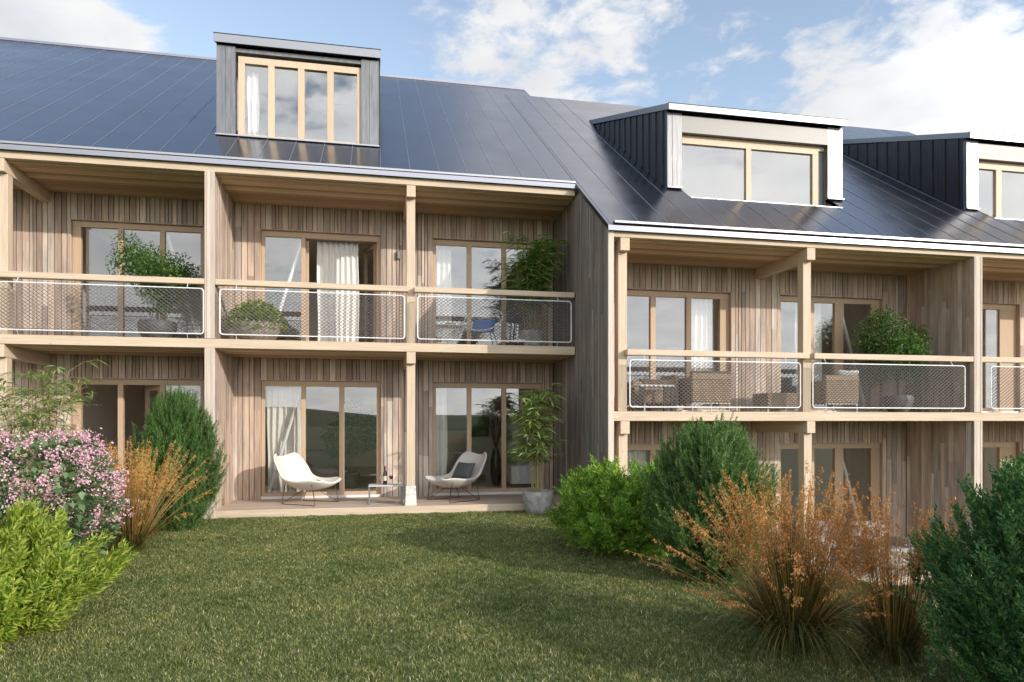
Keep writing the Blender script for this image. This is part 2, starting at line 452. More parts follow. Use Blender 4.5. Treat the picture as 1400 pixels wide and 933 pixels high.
blobs = [(pxdir(30, 20), .15, .34), (pxdir(150, 70), .06, .2), (pxdir(300, 40), .13, -.3), (pxdir(450, 60), .1, -.2), (pxdir(820, 50), .17, .10), (pxdir(730, 90), .05, .12), (pxdir(540, 85), .06, .08), (pxdir(980, 110), .09, -.10),
         (pxdir(1300, 178), .10, .24), (pxdir(1390, 140), .07, .12), (pxdir(1180, 100), .07, .05), (pxdir(1110, 70), .05, -.08), (pxdir(610, 110), .05, .06), (pxdir(1130, 150), .07, .2),
         (rawdir(165, 35), .5, .12), (rawdir(180, 6), .34, .22), (rawdir(140, 8), .32, .26), (rawdir(215, 5), .3, .2), (rawdir(-20, 55), .3, -.22), (rawdir(25, 52), .25, .2), (rawdir(225, 12), .3, .12)]
for d, s, a in blobs:
    ds = N(nt, 'ShaderNodeVectorMath', operation='DISTANCE'); L.new(D, ds.inputs[0]); ds.inputs[1].default_value = d
    mr = N(nt, 'ShaderNodeMapRange', interpolation_type='SMOOTHSTEP'); L.new(ds.outputs['Value'], mr.inputs['Value'])
    mr.inputs['From Min'].default_value = 0; mr.inputs['From Max'].default_value = s * 2; mr.inputs['To Min'].default_value = a; mr.inputs['To Max'].default_value = 0
    if acc is None: acc = mr.outputs[0]
    else:
        ad = N(nt, 'ShaderNodeMath', operation='ADD'); L.new(acc, ad.inputs[0]); L.new(mr.outputs[0], ad.inputs[1]); acc = ad.outputs[0]
sm = N(nt, 'ShaderNodeMath', operation='ADD'); L.new(nz.outputs['Fac'], sm.inputs[0]); L.new(acc, sm.inputs[1])
cm = N(nt, 'ShaderNodeMapRange', interpolation_type='SMOOTHSTEP'); L.new(sm.outputs[0], cm.inputs['Value'])
cm.inputs['From Min'].default_value = .485; cm.inputs['From Max'].default_value = .72; cm.inputs['To Max'].default_value = .97
# cloud shading: denser parts a little greyer
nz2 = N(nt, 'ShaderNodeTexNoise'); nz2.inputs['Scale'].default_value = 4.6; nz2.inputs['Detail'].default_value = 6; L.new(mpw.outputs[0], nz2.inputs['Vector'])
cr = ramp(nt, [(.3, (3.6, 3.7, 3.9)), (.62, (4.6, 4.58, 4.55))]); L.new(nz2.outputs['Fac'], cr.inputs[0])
skm = N(nt, 'ShaderNodeMix', data_type='RGBA', blend_type='MULTIPLY'); skm.inputs[0].default_value = 1; L.new(sky.outputs[0], skm.inputs[6]); skm.inputs[7].default_value = (1.9, 1.58, 1.35, 1)
# clouds on the unseen sun side brightened to add fill to the shaded facade
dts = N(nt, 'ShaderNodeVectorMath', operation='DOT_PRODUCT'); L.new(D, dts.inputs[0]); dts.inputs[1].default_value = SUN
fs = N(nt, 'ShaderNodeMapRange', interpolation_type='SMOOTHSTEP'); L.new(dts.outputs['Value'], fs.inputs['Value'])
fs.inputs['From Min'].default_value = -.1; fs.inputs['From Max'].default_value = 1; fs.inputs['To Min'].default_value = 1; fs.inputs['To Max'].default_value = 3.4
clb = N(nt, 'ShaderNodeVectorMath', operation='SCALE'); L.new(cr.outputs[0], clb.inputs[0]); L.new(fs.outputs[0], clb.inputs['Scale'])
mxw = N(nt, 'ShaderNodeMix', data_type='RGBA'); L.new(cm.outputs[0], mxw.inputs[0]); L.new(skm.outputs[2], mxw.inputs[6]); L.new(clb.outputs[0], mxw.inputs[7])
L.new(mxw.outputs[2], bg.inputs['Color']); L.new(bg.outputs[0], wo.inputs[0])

vs = scene.view_settings
vs.view_transform = 'Standard'; vs.look = 'None'; vs.gamma = 1; vs.exposure = 0.47
try: vs.use_curve_mapping = False
except Exception: pass
scene.render.film_transparent = False
cy = scene.cycles
cy.max_bounces = 10; cy.diffuse_bounces = 6; cy.transparent_max_bounces = 16; cy.sample_clamp_indirect = 6; cy.caustics_reflective = False; cy.caustics_refractive = False
try: cy.use_denoising = True
except Exception: pass


# ------------------------------------------------------------------ ground
def gz(x, y):
    t = np.clip((np.asarray(x, float) - 4.7) / 1.6, 0, 1)
    return -1.205 * t * t * (3 - 2 * t)


def axis_pts(lo, hi, fine_lo, fine_hi, step):
    a = list(np.arange(fine_lo, fine_hi + step / 2, step))
    s = step; p = fine_lo
    while p > lo: s *= 1.5; p -= s; a.insert(0, max(p, lo))
    s = step; p = fine_hi
    while p < hi: s *= 1.5; p += s; a.append(min(p, hi))
    return np.array(a)


gx = axis_pts(-900, 900, -6, 14, .25); gy = axis_pts(-900, 900, -4, 14, .25)
GX, GY = np.meshgrid(gx, gy)
GZ = gz(GX, GY)
nx, ny = len(gx), len(gy)
idx = np.arange(nx * ny).reshape(ny, nx)
q = np.stack([idx[:-1, :-1], idx[:-1, 1:], idx[1:, 1:], idx[1:, :-1]], -1).reshape(-1, 4)
lawn = np_mesh('lawn', np.stack([GX, GY, GZ], -1), q.ravel(), np.arange(len(q)) * 4, M['lawn'], smooth=True)
tag(lawn, kind='structure')

# far hills behind the camera, seen in the window panes
mb = MB(); n = 90; ring = []
for i in range(n + 1):
    az = R(70 + 225 * i / n)
    h = 2.0 + 5.0 * math.exp(-((math.degrees(az) - 188) / 9) ** 2) + 1.0 * math.sin(az * 7) + .7 * math.sin(az * 17 + 1) + random.random() * .6
    ring.append((az, h))
vs_ = []
for az, h in ring:
    for rr, hh in ((190, -1), (215, h * .75), (235, h), (300, -1)):
        vs_.append((rr * math.sin(az), rr * math.cos(az), hh))
fs = [(i * 4 + k, i * 4 + 4 + k, i * 4 + 5 + k, i * 4 + 1 + k) for i in range(n) for k in range(3)]
mb.add(vs_, fs)
hill_mat = simple('hill_meadow', (.09, .125, .045), .95, noise=.5, nscale=.08)
tag(mb.build('hills', hill_mat, smooth=True), kind='structure')


# ------------------------------------------------------------------ ribbons and leaves
def ribbons(P, Wd, S):
    """P (n,k,3) centre lines, Wd (n,k) half widths, S (n,3) or (n,k,3) side vectors -> V,F,starts"""
    n, k, _ = P.shape
    if S.ndim == 2: S = S[:, None, :]
    A = P - S * Wd[..., None]; B = P + S * Wd[..., None]
    V = np.stack([A, B], 2).reshape(-1, 3)
    b = (np.arange(n) * 2 * k)[:, None]
    j = np.arange(k - 1)[None, :] * 2
    q = np.stack([b + j, b + j + 1, b + j + 3, b + j + 2], -1).reshape(-1, 4)
    return V, q.ravel(), np.arange(len(q)) * 4


def unit(a):
    return a / np.maximum(np.linalg.norm(a, axis=-1, keepdims=True), 1e-9)


def leaf_geo(pos, d, nrm, Ln, Wd, fold=.3, droop=.0, wide=.45):
    d = unit(d); s = unit(np.cross(d, nrm)); nr = np.cross(s, d)
    Ln = np.asarray(Ln)[:, None]; Wd = np.asarray(Wd)[:, None]
    tip = pos + d * Ln - np.array([0, 0, 1]) * Ln * droop
    mid = pos + d * Ln * wide + nr * Wd * fold
    V = np.stack([pos, mid + s * Wd * .5, tip, mid - s * Wd * .5], 1)
    cen = pos + d * Ln * wide - nr * Wd * fold * .3
    V = np.concatenate([V, cen[:, None, :]], 1).reshape(-1, 3)
    b = (np.arange(len(pos)) * 5)[:, None]
    f = np.concatenate([b + np.array([[0, 1, 4]]), b + np.array([[1, 2, 4]]), b + np.array([[2, 3, 4]]), b + np.array([[3, 0, 4]])], 1)
    f = f.reshape(-1)
    return V, f, np.arange(len(f) // 3) * 3


def merge(parts):
    Vs, Fs, Ss = [], [], []; nv = nf = 0
    for V, F, S in parts:
        Vs.append(V); Fs.append(F + nv); Ss.append(S + nf); nv += len(V); nf += len(F)
    return np.concatenate(Vs), np.concatenate(Fs), np.concatenate(Ss)


def rand_dirs(n):
    v = rng.normal(size=(n, 3)); return unit(v)


# lawn blades: nobody could count them
def lawn_blades():
    n = 950000
    x = rng.uniform(-4.6, 8.5, n); y = 2.6 + (12.0 - 2.6) * rng.random(n) ** 1.3
    dep = x * .195 + y * .981; lat = x * .981 - y * .195
    keep = (np.abs(lat) < dep * .78) & ~((x > 3.5) & (y > 10.2)) & ~((x < -2.7) & (y > 12))
    x, y, dep = x[keep], y[keep], dep[keep]
    n = len(x)
    clump = .5 + .5 * np.sin(x * 3.1 + 1.7 * np.sin(y * 2.3)) * np.sin(y * 2.7 + 1.3 * np.sin(x * 1.9))
    patch = (np.sin(x * 9.1 + 2 * np.sin(y * 7)) * np.sin(y * 8.3 + 1.5 * np.sin(x * 6)) > .55)
    h = (.018 + .013 * clump + .018 * rng.random(n) + .014 * patch) * np.where(rng.random(n) > .985, 1.5, 1)
    h = np.where(y > 11.8, h * 1.15, h)
    w = (.0011 + .0008 * rng.random(n)) * (1 + dep * .13)
    a = rng.uniform(0, 2 * np.pi, n); lean = rng.uniform(.1, 1.1, n) * h
    dx, dy = np.cos(a), np.sin(a)
    z0 = gz(x, y)
    P = np.zeros((n, 3, 3))
    for k, (t, b) in enumerate(((0, 0), (.6, .35), (1.0, 1.0))):
        P[:, k, 0] = x + dx * lean * b; P[:, k, 1] = y + dy * lean * b; P[:, k, 2] = z0 - .004 + h * t * (1 - .25 * b)
    a2 = rng.uniform(0, 2 * np.pi, n)
    S = np.stack([np.cos(a2), np.sin(a2), np.zeros(n)], -1)
    Wd = np.stack([w, w * .8, w * .12], 1)
    V, F, S_ = ribbons(P, Wd, S)
    o = np_mesh('grass', V, F, S_, M['blades'])
    tag(o, 'short mown green lawn grass in front of the deck', 'grass', kind='stuff')
lawn_blades()


# ------------------------------------------------------------------ cladding
def split_len(z0, z1, mn=1.1, mx=2.6):
    cuts = [z0]; z = z0 + random.uniform(.3, mx)
    while z < z1 - .35: cuts.append(z); z += random.uniform(mn, mx)
    cuts.append(z1); return cuts


def boards(mb, back, axis, a0, a1, z0, z1, pos, thick, openings=(), wmin=.062, wmax=.118, gap=.012, sgn=-1, topfn=None):
    """vertical boards in front of a backing; axis 'x' (wall in plane y=pos) or 'y' (wall in plane x=pos); sgn = outward direction"""
    edges = sorted({a0, a1} | {o[0] for o in openings if a0 < o[0] < a1} | {o[1] for o in openings if a0 < o[1] < a1})
    for e0, e1 in zip(edges[:-1], edges[1:]):
        m = (e0 + e1) / 2
        ivs = [(z0, z1)]
        for (oa, ob, oz0, oz1) in openings:
            if oa < m < ob:
                nv = []
                for (p, q_) in ivs:
                    if oz0 > p: nv.append((p, min(oz0, q_)))
                    if oz1 < q_: nv.append((max(oz1, p), q_))
                ivs = [(p, q_) for p, q_ in nv if q_ - p > .02]
        ws = []; tot = 0
        while tot < (e1 - e0) - 1e-6:
            w = random.choice((wmin, wmax, wmax, (wmin + wmax) / 2)); ws.append(w); tot += w
        k = (e1 - e0) / tot
        p = e0
        for w in ws:
            w *= k
            t = thick * random.uniform(.75, 1.15)
            for (i0, i1) in ivs:
                if topfn: i1 = min(i1, topfn(p + w / 2))
                cs = split_len(i0, i1)
                for c0, c1 in zip(cs[:-1], cs[1:]):
                    b0, b1 = p + gap / 2, p + w - gap / 2
                    A, B = (pos, pos + sgn * t)
                    if topfn and c1 == i1:
                        ta, tb = topfn(b0), topfn(b1)
                        lo, hi = min(A, B), max(A, B)
                        if axis == 'y':
                            mb.add([(lo, b0, c0), (hi, b0, c0), (hi, b1, c0), (lo, b1, c0), (lo, b0, ta), (hi, b0, ta), (hi, b1, tb), (lo, b1, tb)],
                                   [(0, 3, 2, 1), (4, 5, 6, 7), (0, 1, 5, 4), (1, 2, 6, 5), (2, 3, 7, 6), (3, 0, 4, 7)])
                        continue
                    if axis == 'x': mb.box(b0, b1, A, B, c0, c1)
                    else: mb.box(A, B, b0, b1, c0, c1)
            p += w
        if back is not None:
            for (i0, i1) in ivs:
                if axis == 'x': back.box(e0, e1, pos, pos - sgn * .1, i0, i1)
                else: back.box(pos, pos - sgn * .1, e0, e1, i0, i1)


def planks_x(mb, x0, x1, y0, y1, z0, z1, w=.12, gap=.006, rnd=True):
    n = max(1, round((y1 - y0) / w)); w = (y1 - y0) / n
    for i in range(n):
        cs = [x0, x1]
        for c0, c1 in zip(cs[:-1], cs[1:]):
            mb.box(c0, c1, y0 + i * w + gap / 2, y0 + (i + 1) * w - gap / 2, z0, z1)


PITCH = math.tan(R(35))
roofz = lambda y: O + 4.35 + (y - 12.0) * PITCH


def rrect(x0, x1, z0, z1, y, r=.05, n=5):
    pts = []
    for cx, cz, a in ((x1 - r, z1 - r, 0), (x0 + r, z1 - r, 90), (x0 + r, z0 + r, 180), (x1 - r, z0 + r, 270)):
        for k in range(n + 1):
            q_ = R(a + 90 * k / n); pts.append((cx + r * math.cos(q_), y, cz + r * math.sin(q_)))
    return pts


def net_panel(house, x0, x1, z0, z1, y, ztop, zbot):
    """white tube frame with diamond net"""
    mb = MB(); mb.tube(rrect(x0, x1, z0, z1, y, .05), .0105, 8, closed=True)
    pf = mb.build('railing_panel', M['white'], house, smooth=True)
    w = MB(); m = .02
    cw = .078; ch = .06
    nx_ = max(2, round((x1 - x0 - 2 * m) / cw)); nz_ = max(2, round((z1 - z0 - 2 * m) / ch))
    cw = (x1 - x0 - 2 * m) / nx_; ch = (z1 - z0 - 2 * m) / nz_
    hw = .0044; ht = .003
    for j in range(nz_):
        zb = z0 + m + j * ch
        for i in range(nx_):
            xb = x0 + m + i * cw
            for (p, q_) in (((0, .5), (.5, 1)), ((.5, 1), (1, .5)), ((0, .5), (.5, 0)), ((.5, 0), (1, .5))):
                ax, az = xb + p[0] * cw, zb + p[1] * ch; bx_, bz_ = xb + q_[0] * cw, zb + q_[1] * ch
                dx, dz = bx_ - ax, bz_ - az; l = math.hypot(dx, dz); nxn, nzn = -dz / l * hw, dx / l * hw
                b = len(w.v)
                w.v += [(ax - nxn, y - ht, az - nzn), (bx_ - nxn, y - ht, bz_ - nzn), (bx_ + nxn, y + ht, bz_ + nzn), (ax + nxn, y + ht, az + nzn)]
                w.f.append((b, b + 1, b + 2, b + 3))
    w.build('net', M['net'], pf)
    for xx in (x0 + .25, x1 - .25):
        MB().tube([(xx, y, z1 + .01), (xx, y + .05, ztop + .004)], .005, 6).build('bracket', M['white'], pf)
        MB().tube([(xx, y, z0 - .01), (xx, y + .05, zbot - .006)], .005, 6).build('bracket', M['white'], pf)
    return pf


def window(house, name, ox0, ox1, z0, z1, yw, glass, depth=.1, skip=(), matf='frame', leafs=(), top=.11, bot=.115, gm='glass'):
    """frame in an opening; glass = list of (x0,x1); sub-parts pane"""
    y0, y1 = yw + depth - .02, yw + depth + .06
    zt = z1 - top; zb = z0 + bot
    mb = MB()
    xs = [ox0] + [v for g in glass for v in g] + [ox1]
    mb.box(ox0, ox1, y0, y1, zt, z1)          # head
    for i in range(0, len(xs), 2):
        if len(leafs) == 2 and i == 4: continue
        mb.box(xs[i], xs[i + 1], y0 - (.006 if 0 < i < len(xs) - 2 else 0), y1, z0 + .05, zt)
    for i, g in enumerate(glass):
        if i not in skip: mb.box(g[0], g[1], y0 + .01, y1, z0 + .05, zb)
    f = mb.build(name, M[matf], house, bevel=.004)
    for i, g in enumerate(glass):
        if i in skip: continue
        MB().box(g[0] - .01, g[1] + .01, y0 + .03, y0 + .042, zb - .01, zt + .01).build('pane', M[gm], f)
    MB().box(ox0, ox1, y0 - .06, y1, z0, z0 + .05).build('threshold', M['white'], f)
    for (hx, hy, ang, wdt) in leafs:
        lf = MB(); a = R(ang); d = Vector((math.cos(a), math.sin(a), 0)); nn = Vector((-d.y, d.x, 0)) * .03
        def bar(u0, u1, za, zc):
            lf.obox(Vector((hx, hy, (za + zc) / 2)) + d * (u0 + u1) / 2, d * (u1 - u0) / 2, nn, Vector((0, 0, (zc - za) / 2)))
        bar(0, .08, z0 + .06, zt); bar(wdt - .08, wdt, z0 + .06, zt); bar(.08, wdt - .08, z0 + .06, z0 + .16); bar(.08, wdt - .08, zt - .09, zt)
        dl = lf.build('door_leaf', M[matf], f)
        g = MB(); g.obox(Vector((hx, hy, (z0 + .16 + zt - .09) / 2)) + d * wdt / 2, d * (wdt / 2 - .08), nn * .2, Vector((0, 0, (zt - .09 - z0 - .16) / 2)))
        g.build('pane', M[gm], f)
    return f


def room(house, x0, x1, y0, y1, z0, z1, rear=None):
    t = .06; mb = MB()
    mb.box(x0 - t, x0, y0, y1, z0, z1); mb.box(x1, x1 + t, y0, y1, z0, z1); mb.box(x0 - t, x1 + t, y0, y1 + t, z1, z1 + t)
    if rear:
        a, b, c, d = rear
        mb.box(x0 - t, a, y1, y1 + t, z0, z1); mb.box(b, x1 + t, y1, y1 + t, z0, z1); mb.box(a, b, y1, y1 + t, z0, c); mb.box(a, b, y1, y1 + t, d, z1)
    else: mb.box(x0 - t, x1 + t, y1, y1 + t, z0, z1)
    if rear:
        for k in range(4): mb.box(a + .075 + k * .095, a + .105 + k * .095, y1, y1 + t, c, d)
    o = mb.build('interior_wall', M['room'], house)
    fl = MB(); planks_x(fl, x0 - t, x1 + t, y0, y1, z0 - .05, z0, .2)
    fl.build('interior_floor', M['roomfloor'], house)
    return o


def roof_slab(quads, th=.08):
    """quads [(x0,x1,y0,y1)] on the roof plane -> MB"""
    mb = MB()
    for (x0, x1, y0, y1) in quads:
        pl = [(x0, y0, roofz(y0)), (x1, y0, roofz(y0)), (x1, y1, roofz(y1)), (x0, y1, roofz(y1))]
        mb.prism([(p[0], p[1], p[2] - th) for p in pl], (0, 0, th))
    return mb


def seams(house, xs, spans):
    mb = MB()
    for x in xs:
        for y0, y1 in spans(x):
            nrm = Vector((0, -math.sin(R(35)), math.cos(R(35)))); al = Vector((0, math.cos(R(35)), math.sin(R(35))))
            c = Vector((x, (y0 + y1) / 2, roofz((y0 + y1) / 2))) + nrm * .002
            mb.obox(c, (.005, 0, 0), al * ((y1 - y0) / 2 / math.cos(R(35))), nrm * .004)
    return mb.build('roof_seam', M['seam'], house)


# ------------------------------------------------------------------ the two blocks
TZ = 2.838            # floor to floor
def block(house, X0, X1, YF, zfl, bays, posts, parts, rails, panels, windows, rooms, gut, corner=False, deckx=None):
    """YF front plane, zfl upper balcony floor (eye heights)"""
    zf = zfl + O; YW = YF + (1.57 if YF > 11 else 1.597)
    zs = zf + 2.735          # soffit
    zd = zf - TZ
    m = MB(); m.box(X0, X1, YF, YF + .12, zf + 2.753, zf + 2.878); m.build('eaves_beam', M['beam'], house, bevel=.004)
    m = MB(); m.box(X0, X1, YF, YF + .12, zf - .15, zf); m.build('floor_beam', M['beam'], house, bevel=.004)
    m = MB(); m.box(X0, X1, YF - .03, YF + .1, zf + 2.879, zf + 2.926); m.build('fascia', M['zinc'], house)
    g = MB(); g.box(X0 - .01, X1, YF - .075, YF + .03, zf + 2.954, zf + 2.998)
    g.build('gutter', M['zinc'], house, bevel=.006)
    g = MB(); g.box(X0, X1, YF - .02, YF + .1, zf + 2.926, zf + 2.954); g.build('gutter_shadow_gap', M['darkmetal'], house)
    # soffits and balcony floor
    m = MB(); planks_x(m, X0, X1, YF + .12, YW, zs, zs + .03, .105, .016); m.build('soffit', M['soffit'], house)
    MB().box(X0, X1, YF + .12, YW + .02, zs + .034, zs + .05).box(X0, X1, YF + .12, YW, zf - .126, zf - .05).build('floor_core', M['gap'], house)
    m = MB(); planks_x(m, X0, X1, YF + .12, YW, zf - .16, zf - .13, .105, .016); m.build('soffit', M['soffit'], house)
    m = MB(); planks_x(m, X0, X1, YF + .121, YW, zf - .04, zf - .004, .12); m.build('balcony_floor', M['deck'], house)
    d0, d1 = deckx or (X0, X1)
    m = MB(); planks_x(m, d0, d1, YF + .035, YW, zd - .03, zd, .125); m.build('terrace_deck', M['deck'], house)
    m = MB(); m.box(d0, d1, YF, YF + .034, zd - .16, zd + .001); m.build('deck_fascia', M['beam'], house, bevel=.003)
    # posts with cross beams
    for px0, px1, lower in posts:
        c = MB(); c.box(px0, px1, YF + .01 + (.0), YW, zf + 2.55, zf + 2.752); c.build('cross_beam', M['beam_y'], house, bevel=.004)
        c = MB(); c.box(px0, px1, YF + .01, YW, zf - .355, zf - .151); c.build('cross_beam', M['beam_y'], house, bevel=.004)
        p = MB(); p.box(px0 + .002, px1 - .002, YF + .125, YF + .285, zf, zf + 2.549); p.build('post', M['post'], house, bevel=.005)
        p = MB(); p.box(px0 + .002, px1 - .002, YF + .1, YF + .26, zd + .345, zf - .356); po = p.build('post', M['post'], house, bevel=.005)
        ft = MB(); a0, a1, b0, b1 = px0 - .026, px1 + .022, YF + .06, YF + .30
        ft.add([(a0, b0, zd), (a1, b0, zd), (a1, b1, zd), (a0, b1, zd), (px0 - .006, b0 + .03, zd + .345), (px1 + .006, b0 + .03, zd + .345), (px1 + .006, b1 - .03, zd + .345), (px0 - .006, b1 - .03, zd + .345)],
               [(0, 3, 2, 1), (4, 5, 6, 7), (0, 1, 5, 4), (1, 2, 6, 5), (2, 3, 7, 6), (3, 0, 4, 7)])
        ft.build('post_foot', M['foot'], po, bevel=.006)
    for a, b in parts:       # clad party walls between the dwellings
        m = MB(); bk = MB(); bk.box(a + .024, b - .024, YF + .005, YW, zd - .15, zs - .001)
        bk.build('party_wall', M['gap'], house)
        for zz0, zz1 in ((zd - .15, zf - .152), (zf + .001, zs + .015)):
            boards(m, None, 'y', YF, YW - .03, zz0, zz1, b - .024, .022, sgn=1, wmin=.07, wmax=.1, gap=.004)
            boards(m, None, 'y', YF, YW - .03, zz0, zz1, a + .024, .022, sgn=-1, wmin=.07, wmax=.1, gap=.004)
        m.build('party_wall_cladding', M['clad'], house)
        m = MB()
        for zz0, zz1 in ((zd - .15, zf - .152), (zf + .001, zf + 2.752)):
            w = (b - a); m.box(a - .001, a + .03, YF - .012, YF + .004, zz0, zz1); m.box(a + .035, a + w * .62, YF - .014, YF + .004, zz0, zz1)
            m.box(a + w * .62 + .006, b - .03, YF - .011, YF + .004, zz0, zz1); m.box(b - .026, b + .001, YF - .018, YF + .004, zz0, zz1)
        m.build('party_wall_edge', M['corner'], house)
    for a, b in rails:
        MB().box(a, b, YF - .005, YF + .122, zf + .893, zf + .988).build('handrail', M['beam'], house, bevel=.006)
    for a, b in panels:
        net_panel(house, a, b, zf + .07, zf + .812, YF - .045, zf + .893, zf)
    # back wall
    ops = []
    for w in windows:
        ops.append((w['o'][0], w['o'][1], zf, zf + 2.27)); ops.append((w['o'][0], w['o'][1], zd, zd + 2.255))
    m = MB(); bk = MB()
    boards(m, bk, 'x', X0, X1, zf, zs + .06, YW + .022, .022, [o for o in ops if o[2] > zf - .1])
    boards(m, bk, 'x', X0, X1, zd, zf - .125, YW + .022, .022, [o for o in ops if o[2] < zf - .1])
    m.build('wall_cladding', M['clad'], house); bk.build('wall', M['gap'], house)
    # reveals
    rv = MB()
    for (a, b, c, d) in ops:
        rv.box(a - .02, a + .004, YW + .006, YW + .12, c, d); rv.box(b - .004, b + .02, YW + .006, YW + .12, c, d); rv.box(a, b, YW + .006, YW + .12, d - .004, d + .02)
    rv.build('window_reveal', M['clad'], house)
    for w in windows:
        for up in (1, 0):
            z0 = zf if up else zd; z1 = z0 + (2.27 if up else 2.255)
            k = 'up' if up else 'low'
            window(house, 'window', w['o'][0] + .004, w['o'][1] - .004, z0, z1, YW, w['g'], skip=w.get('skip_' + k, ()), leafs=w.get('leaf_' + k, ()))
    for r in rooms:
        x0, x1 = r
        room(house, x0, x1, YW + .125, YW + 5.2, zf - .0, zf + 2.55)
        room(house, x0, x1, YW + .125, YW + 5.2, zd, zd + 2.55, rear=(.02, .46, zd + .42, zd + 1.85) if (YF > 11 and -3 < x0 < -2) else None)
    return zf, zd, zs, YW


A = thing('terraced_house', (-1.0, 12.0, 0), 'taller timber house block on the left with the tall four light dormer', 'house')
GA = lambda o: [(o + .065, o + .727), (o + .811, o + 1.437), (o + 1.534, o + 2.15)]
winA = [dict(o=(-8.62, -6.39), g=GA(-8.62)),
        dict(o=(-5.382, -3.15), g=[(-5.242, -4.635), (-4.542, -3.922), (-3.834, -3.22)], skip_low=(0, 1),
             leaf_low=[(-3.93, 13.76, 128, .66)]),
        dict(o=(-2.142, .09), g=GA(-2.142), skip_up=(1, 2), leaf_up=[(.0, 13.78, 112, .62), (-1.31, 13.78, 96, .62)]),
        dict(o=(1.10, 3.328), g=[(1.169, 1.79), (1.882, 2.5), (2.595, 3.25)])]
zfA, zdA, zsA, YWA = block(A, -12.0, 3.556, 12.0, 1.357, None,
      posts=[(-5.857, -5.702, 1), (.519, .674, 1), (-9.1, -8.945, 1)], parts=[(-2.764, -2.61)],
      rails=[(-12, -5.9), (-5.88, -2.766), (-2.608, .545), (.65, 3.55)],
      panels=[(-8.7, -5.93), (-5.75, -2.775), (-2.522, .479), (.705, 3.471)], windows=winA,
      rooms=[(-9.2, -5.9), (-5.75, -2.8), (-2.6, .5), (.62, 3.45)], gut=None)

B = thing('terraced_house', (7.0, 10.24, 0), 'lower timber house block on the right, stepped forward, with two wide black dormers', 'house')
winB = [dict(o=(4.34, 6.576), g=[(4.40, 4.984), (5.091, 5.698), (5.80, 6.384)]),
        dict(o=(7.586, 9.842), g=[(7.66, 8.28), (8.38, 8.83), (9.018, 9.642)]),
        dict(o=(10.86, 13.091), g=[(10.92, 11.54), (11.64, 12.05), (12.15, 12.677)]),
        dict(o=(14.2, 16.4), g=GA(14.2))]
zfB, zdB, zsB, YWB = block(B, 3.669, 16.8, 10.243, .153, None,
      posts=[(3.786, 3.94, 1), (7.075, 7.229, 1), (13.7, 13.855, 1)], parts=[(10.352, 10.51)],
      rails=[(3.894, 7.12), (7.20, 10.35), (10.512, 13.75)], panels=[(3.92, 6.909), (7.14, 10.12), (10.66, 13.6)], windows=winB,
      rooms=[(3.75, 6.98), (7.1, 10.3), (10.55, 13.6)], gut=None, deckx=(3.669, 16.8))

# roofs
YRA, YRB = 19.9, 19.08
DL = dict(x0=-2.845, x1=.045, yf=13.24)
ra = roof_slab([(-14, 3.545, 11.93, YRA), (3.545, 4.33, YRB, YRA - .05)])
ra.prism([(-14, YRA + .002, roofz(YRA) - .08), (-14, YRA + .002, roofz(YRA)), (-14, 27.6, O + 4.4), (-14, 27.6, O + 4.3)], (17.545, 0, 0))
ra.build('roof', M['roof'], A)
sxA = [.58 + .507 * k for k in range(-28, 6)]
def spA(x):
    if DL['x0'] - .05 < x < DL['x1'] + .05: return [(11.95, DL['yf'] - .03)]
    return [(11.95, YRA - .02)]
seams(A, sxA, spA)
MB().box(-14, 4.3, YRA - .08, YRA + .06, roofz(YRA) - .05, roofz(YRA) + .012).build('ridge_cap', M['roof'], A)
NB = [(5.655, 8.79), (5.655 + 6.6, 8.79 + 6.6)]
rb = roof_slab([(3.556, NB[0][0], 10.17, YRB), (NB[0][0], NB[0][1], 10.17, 11.666), (NB[0][0], NB[0][1], 16.5, YRB), (NB[0][1], NB[1][0], 10.17, YRB),
                (NB[1][0], NB[1][1], 10.17, 11.666), (NB[1][0], NB[1][1], 16.5, YRB), (NB[1][1], 16.8, 10.17, YRB)])
rb.prism([(3.556, YRB + .002, roofz(YRB) - .08), (3.556, YRB + .002, roofz(YRB)), (3.556, 27, O + 3.2), (3.556, 27, O + 3.1)], (13.24, 0, 0))
rb.build('roof', M['roof'], B)
def spB(x):
    r = []
    for k in range(2):
        d0, d1 = 5.345 + 6.6 * k, 9.09 + 6.6 * k
        if NB[k][0] - .01 < x < NB[k][1] + .01: return [(10.19, 11.65)]
        if d0 - .04 < x < d1 + .04: return [(10.19, 12.03)]
    return [(10.19, YRB - .02)]
seams(B, [.58 + .507 * k for k in range(6, 32)], spB)
# barge edge of the step and clad end wall
bg_ = MB(); bg_.prism([(3.548, 10.165, roofz(10.165) - .075), (3.548, 12.02, roofz(12.02) - .075), (3.548, 12.02, roofz(12.02) + .004), (3.548, 10.165, roofz(10.165) + .004)], (.008, 0, 0))
bg_.build('verge_trim', M['darkmetal'], B)
m = MB(); bk = MB()
zg = zdB - .2
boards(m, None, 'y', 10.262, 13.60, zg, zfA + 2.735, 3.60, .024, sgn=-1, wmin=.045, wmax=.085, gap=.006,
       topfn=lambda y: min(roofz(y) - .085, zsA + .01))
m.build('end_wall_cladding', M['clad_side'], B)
bk.prism([(3.602, 10.262, zg), (3.602, 17, zg), (3.602, 17, zfA + 2.7), (3.602, 11.97, zfA + 2.73), (3.602, 10.262, roofz(10.262) - .09)], (.066, 0, 0))
bk.build('end_wall', M['gap'], B)
MB().box(3.576, 3.668, 10.232, 10.261, zg, roofz(10.24) - .075).build('corner_board', M['corner'], B, bevel=.003)
m = MB(); boards(m, None, 'y', 10.27, YWB, zdB, zsB, 3.669, .02, sgn=1); m.build('end_wall_cladding', M['clad'], B)

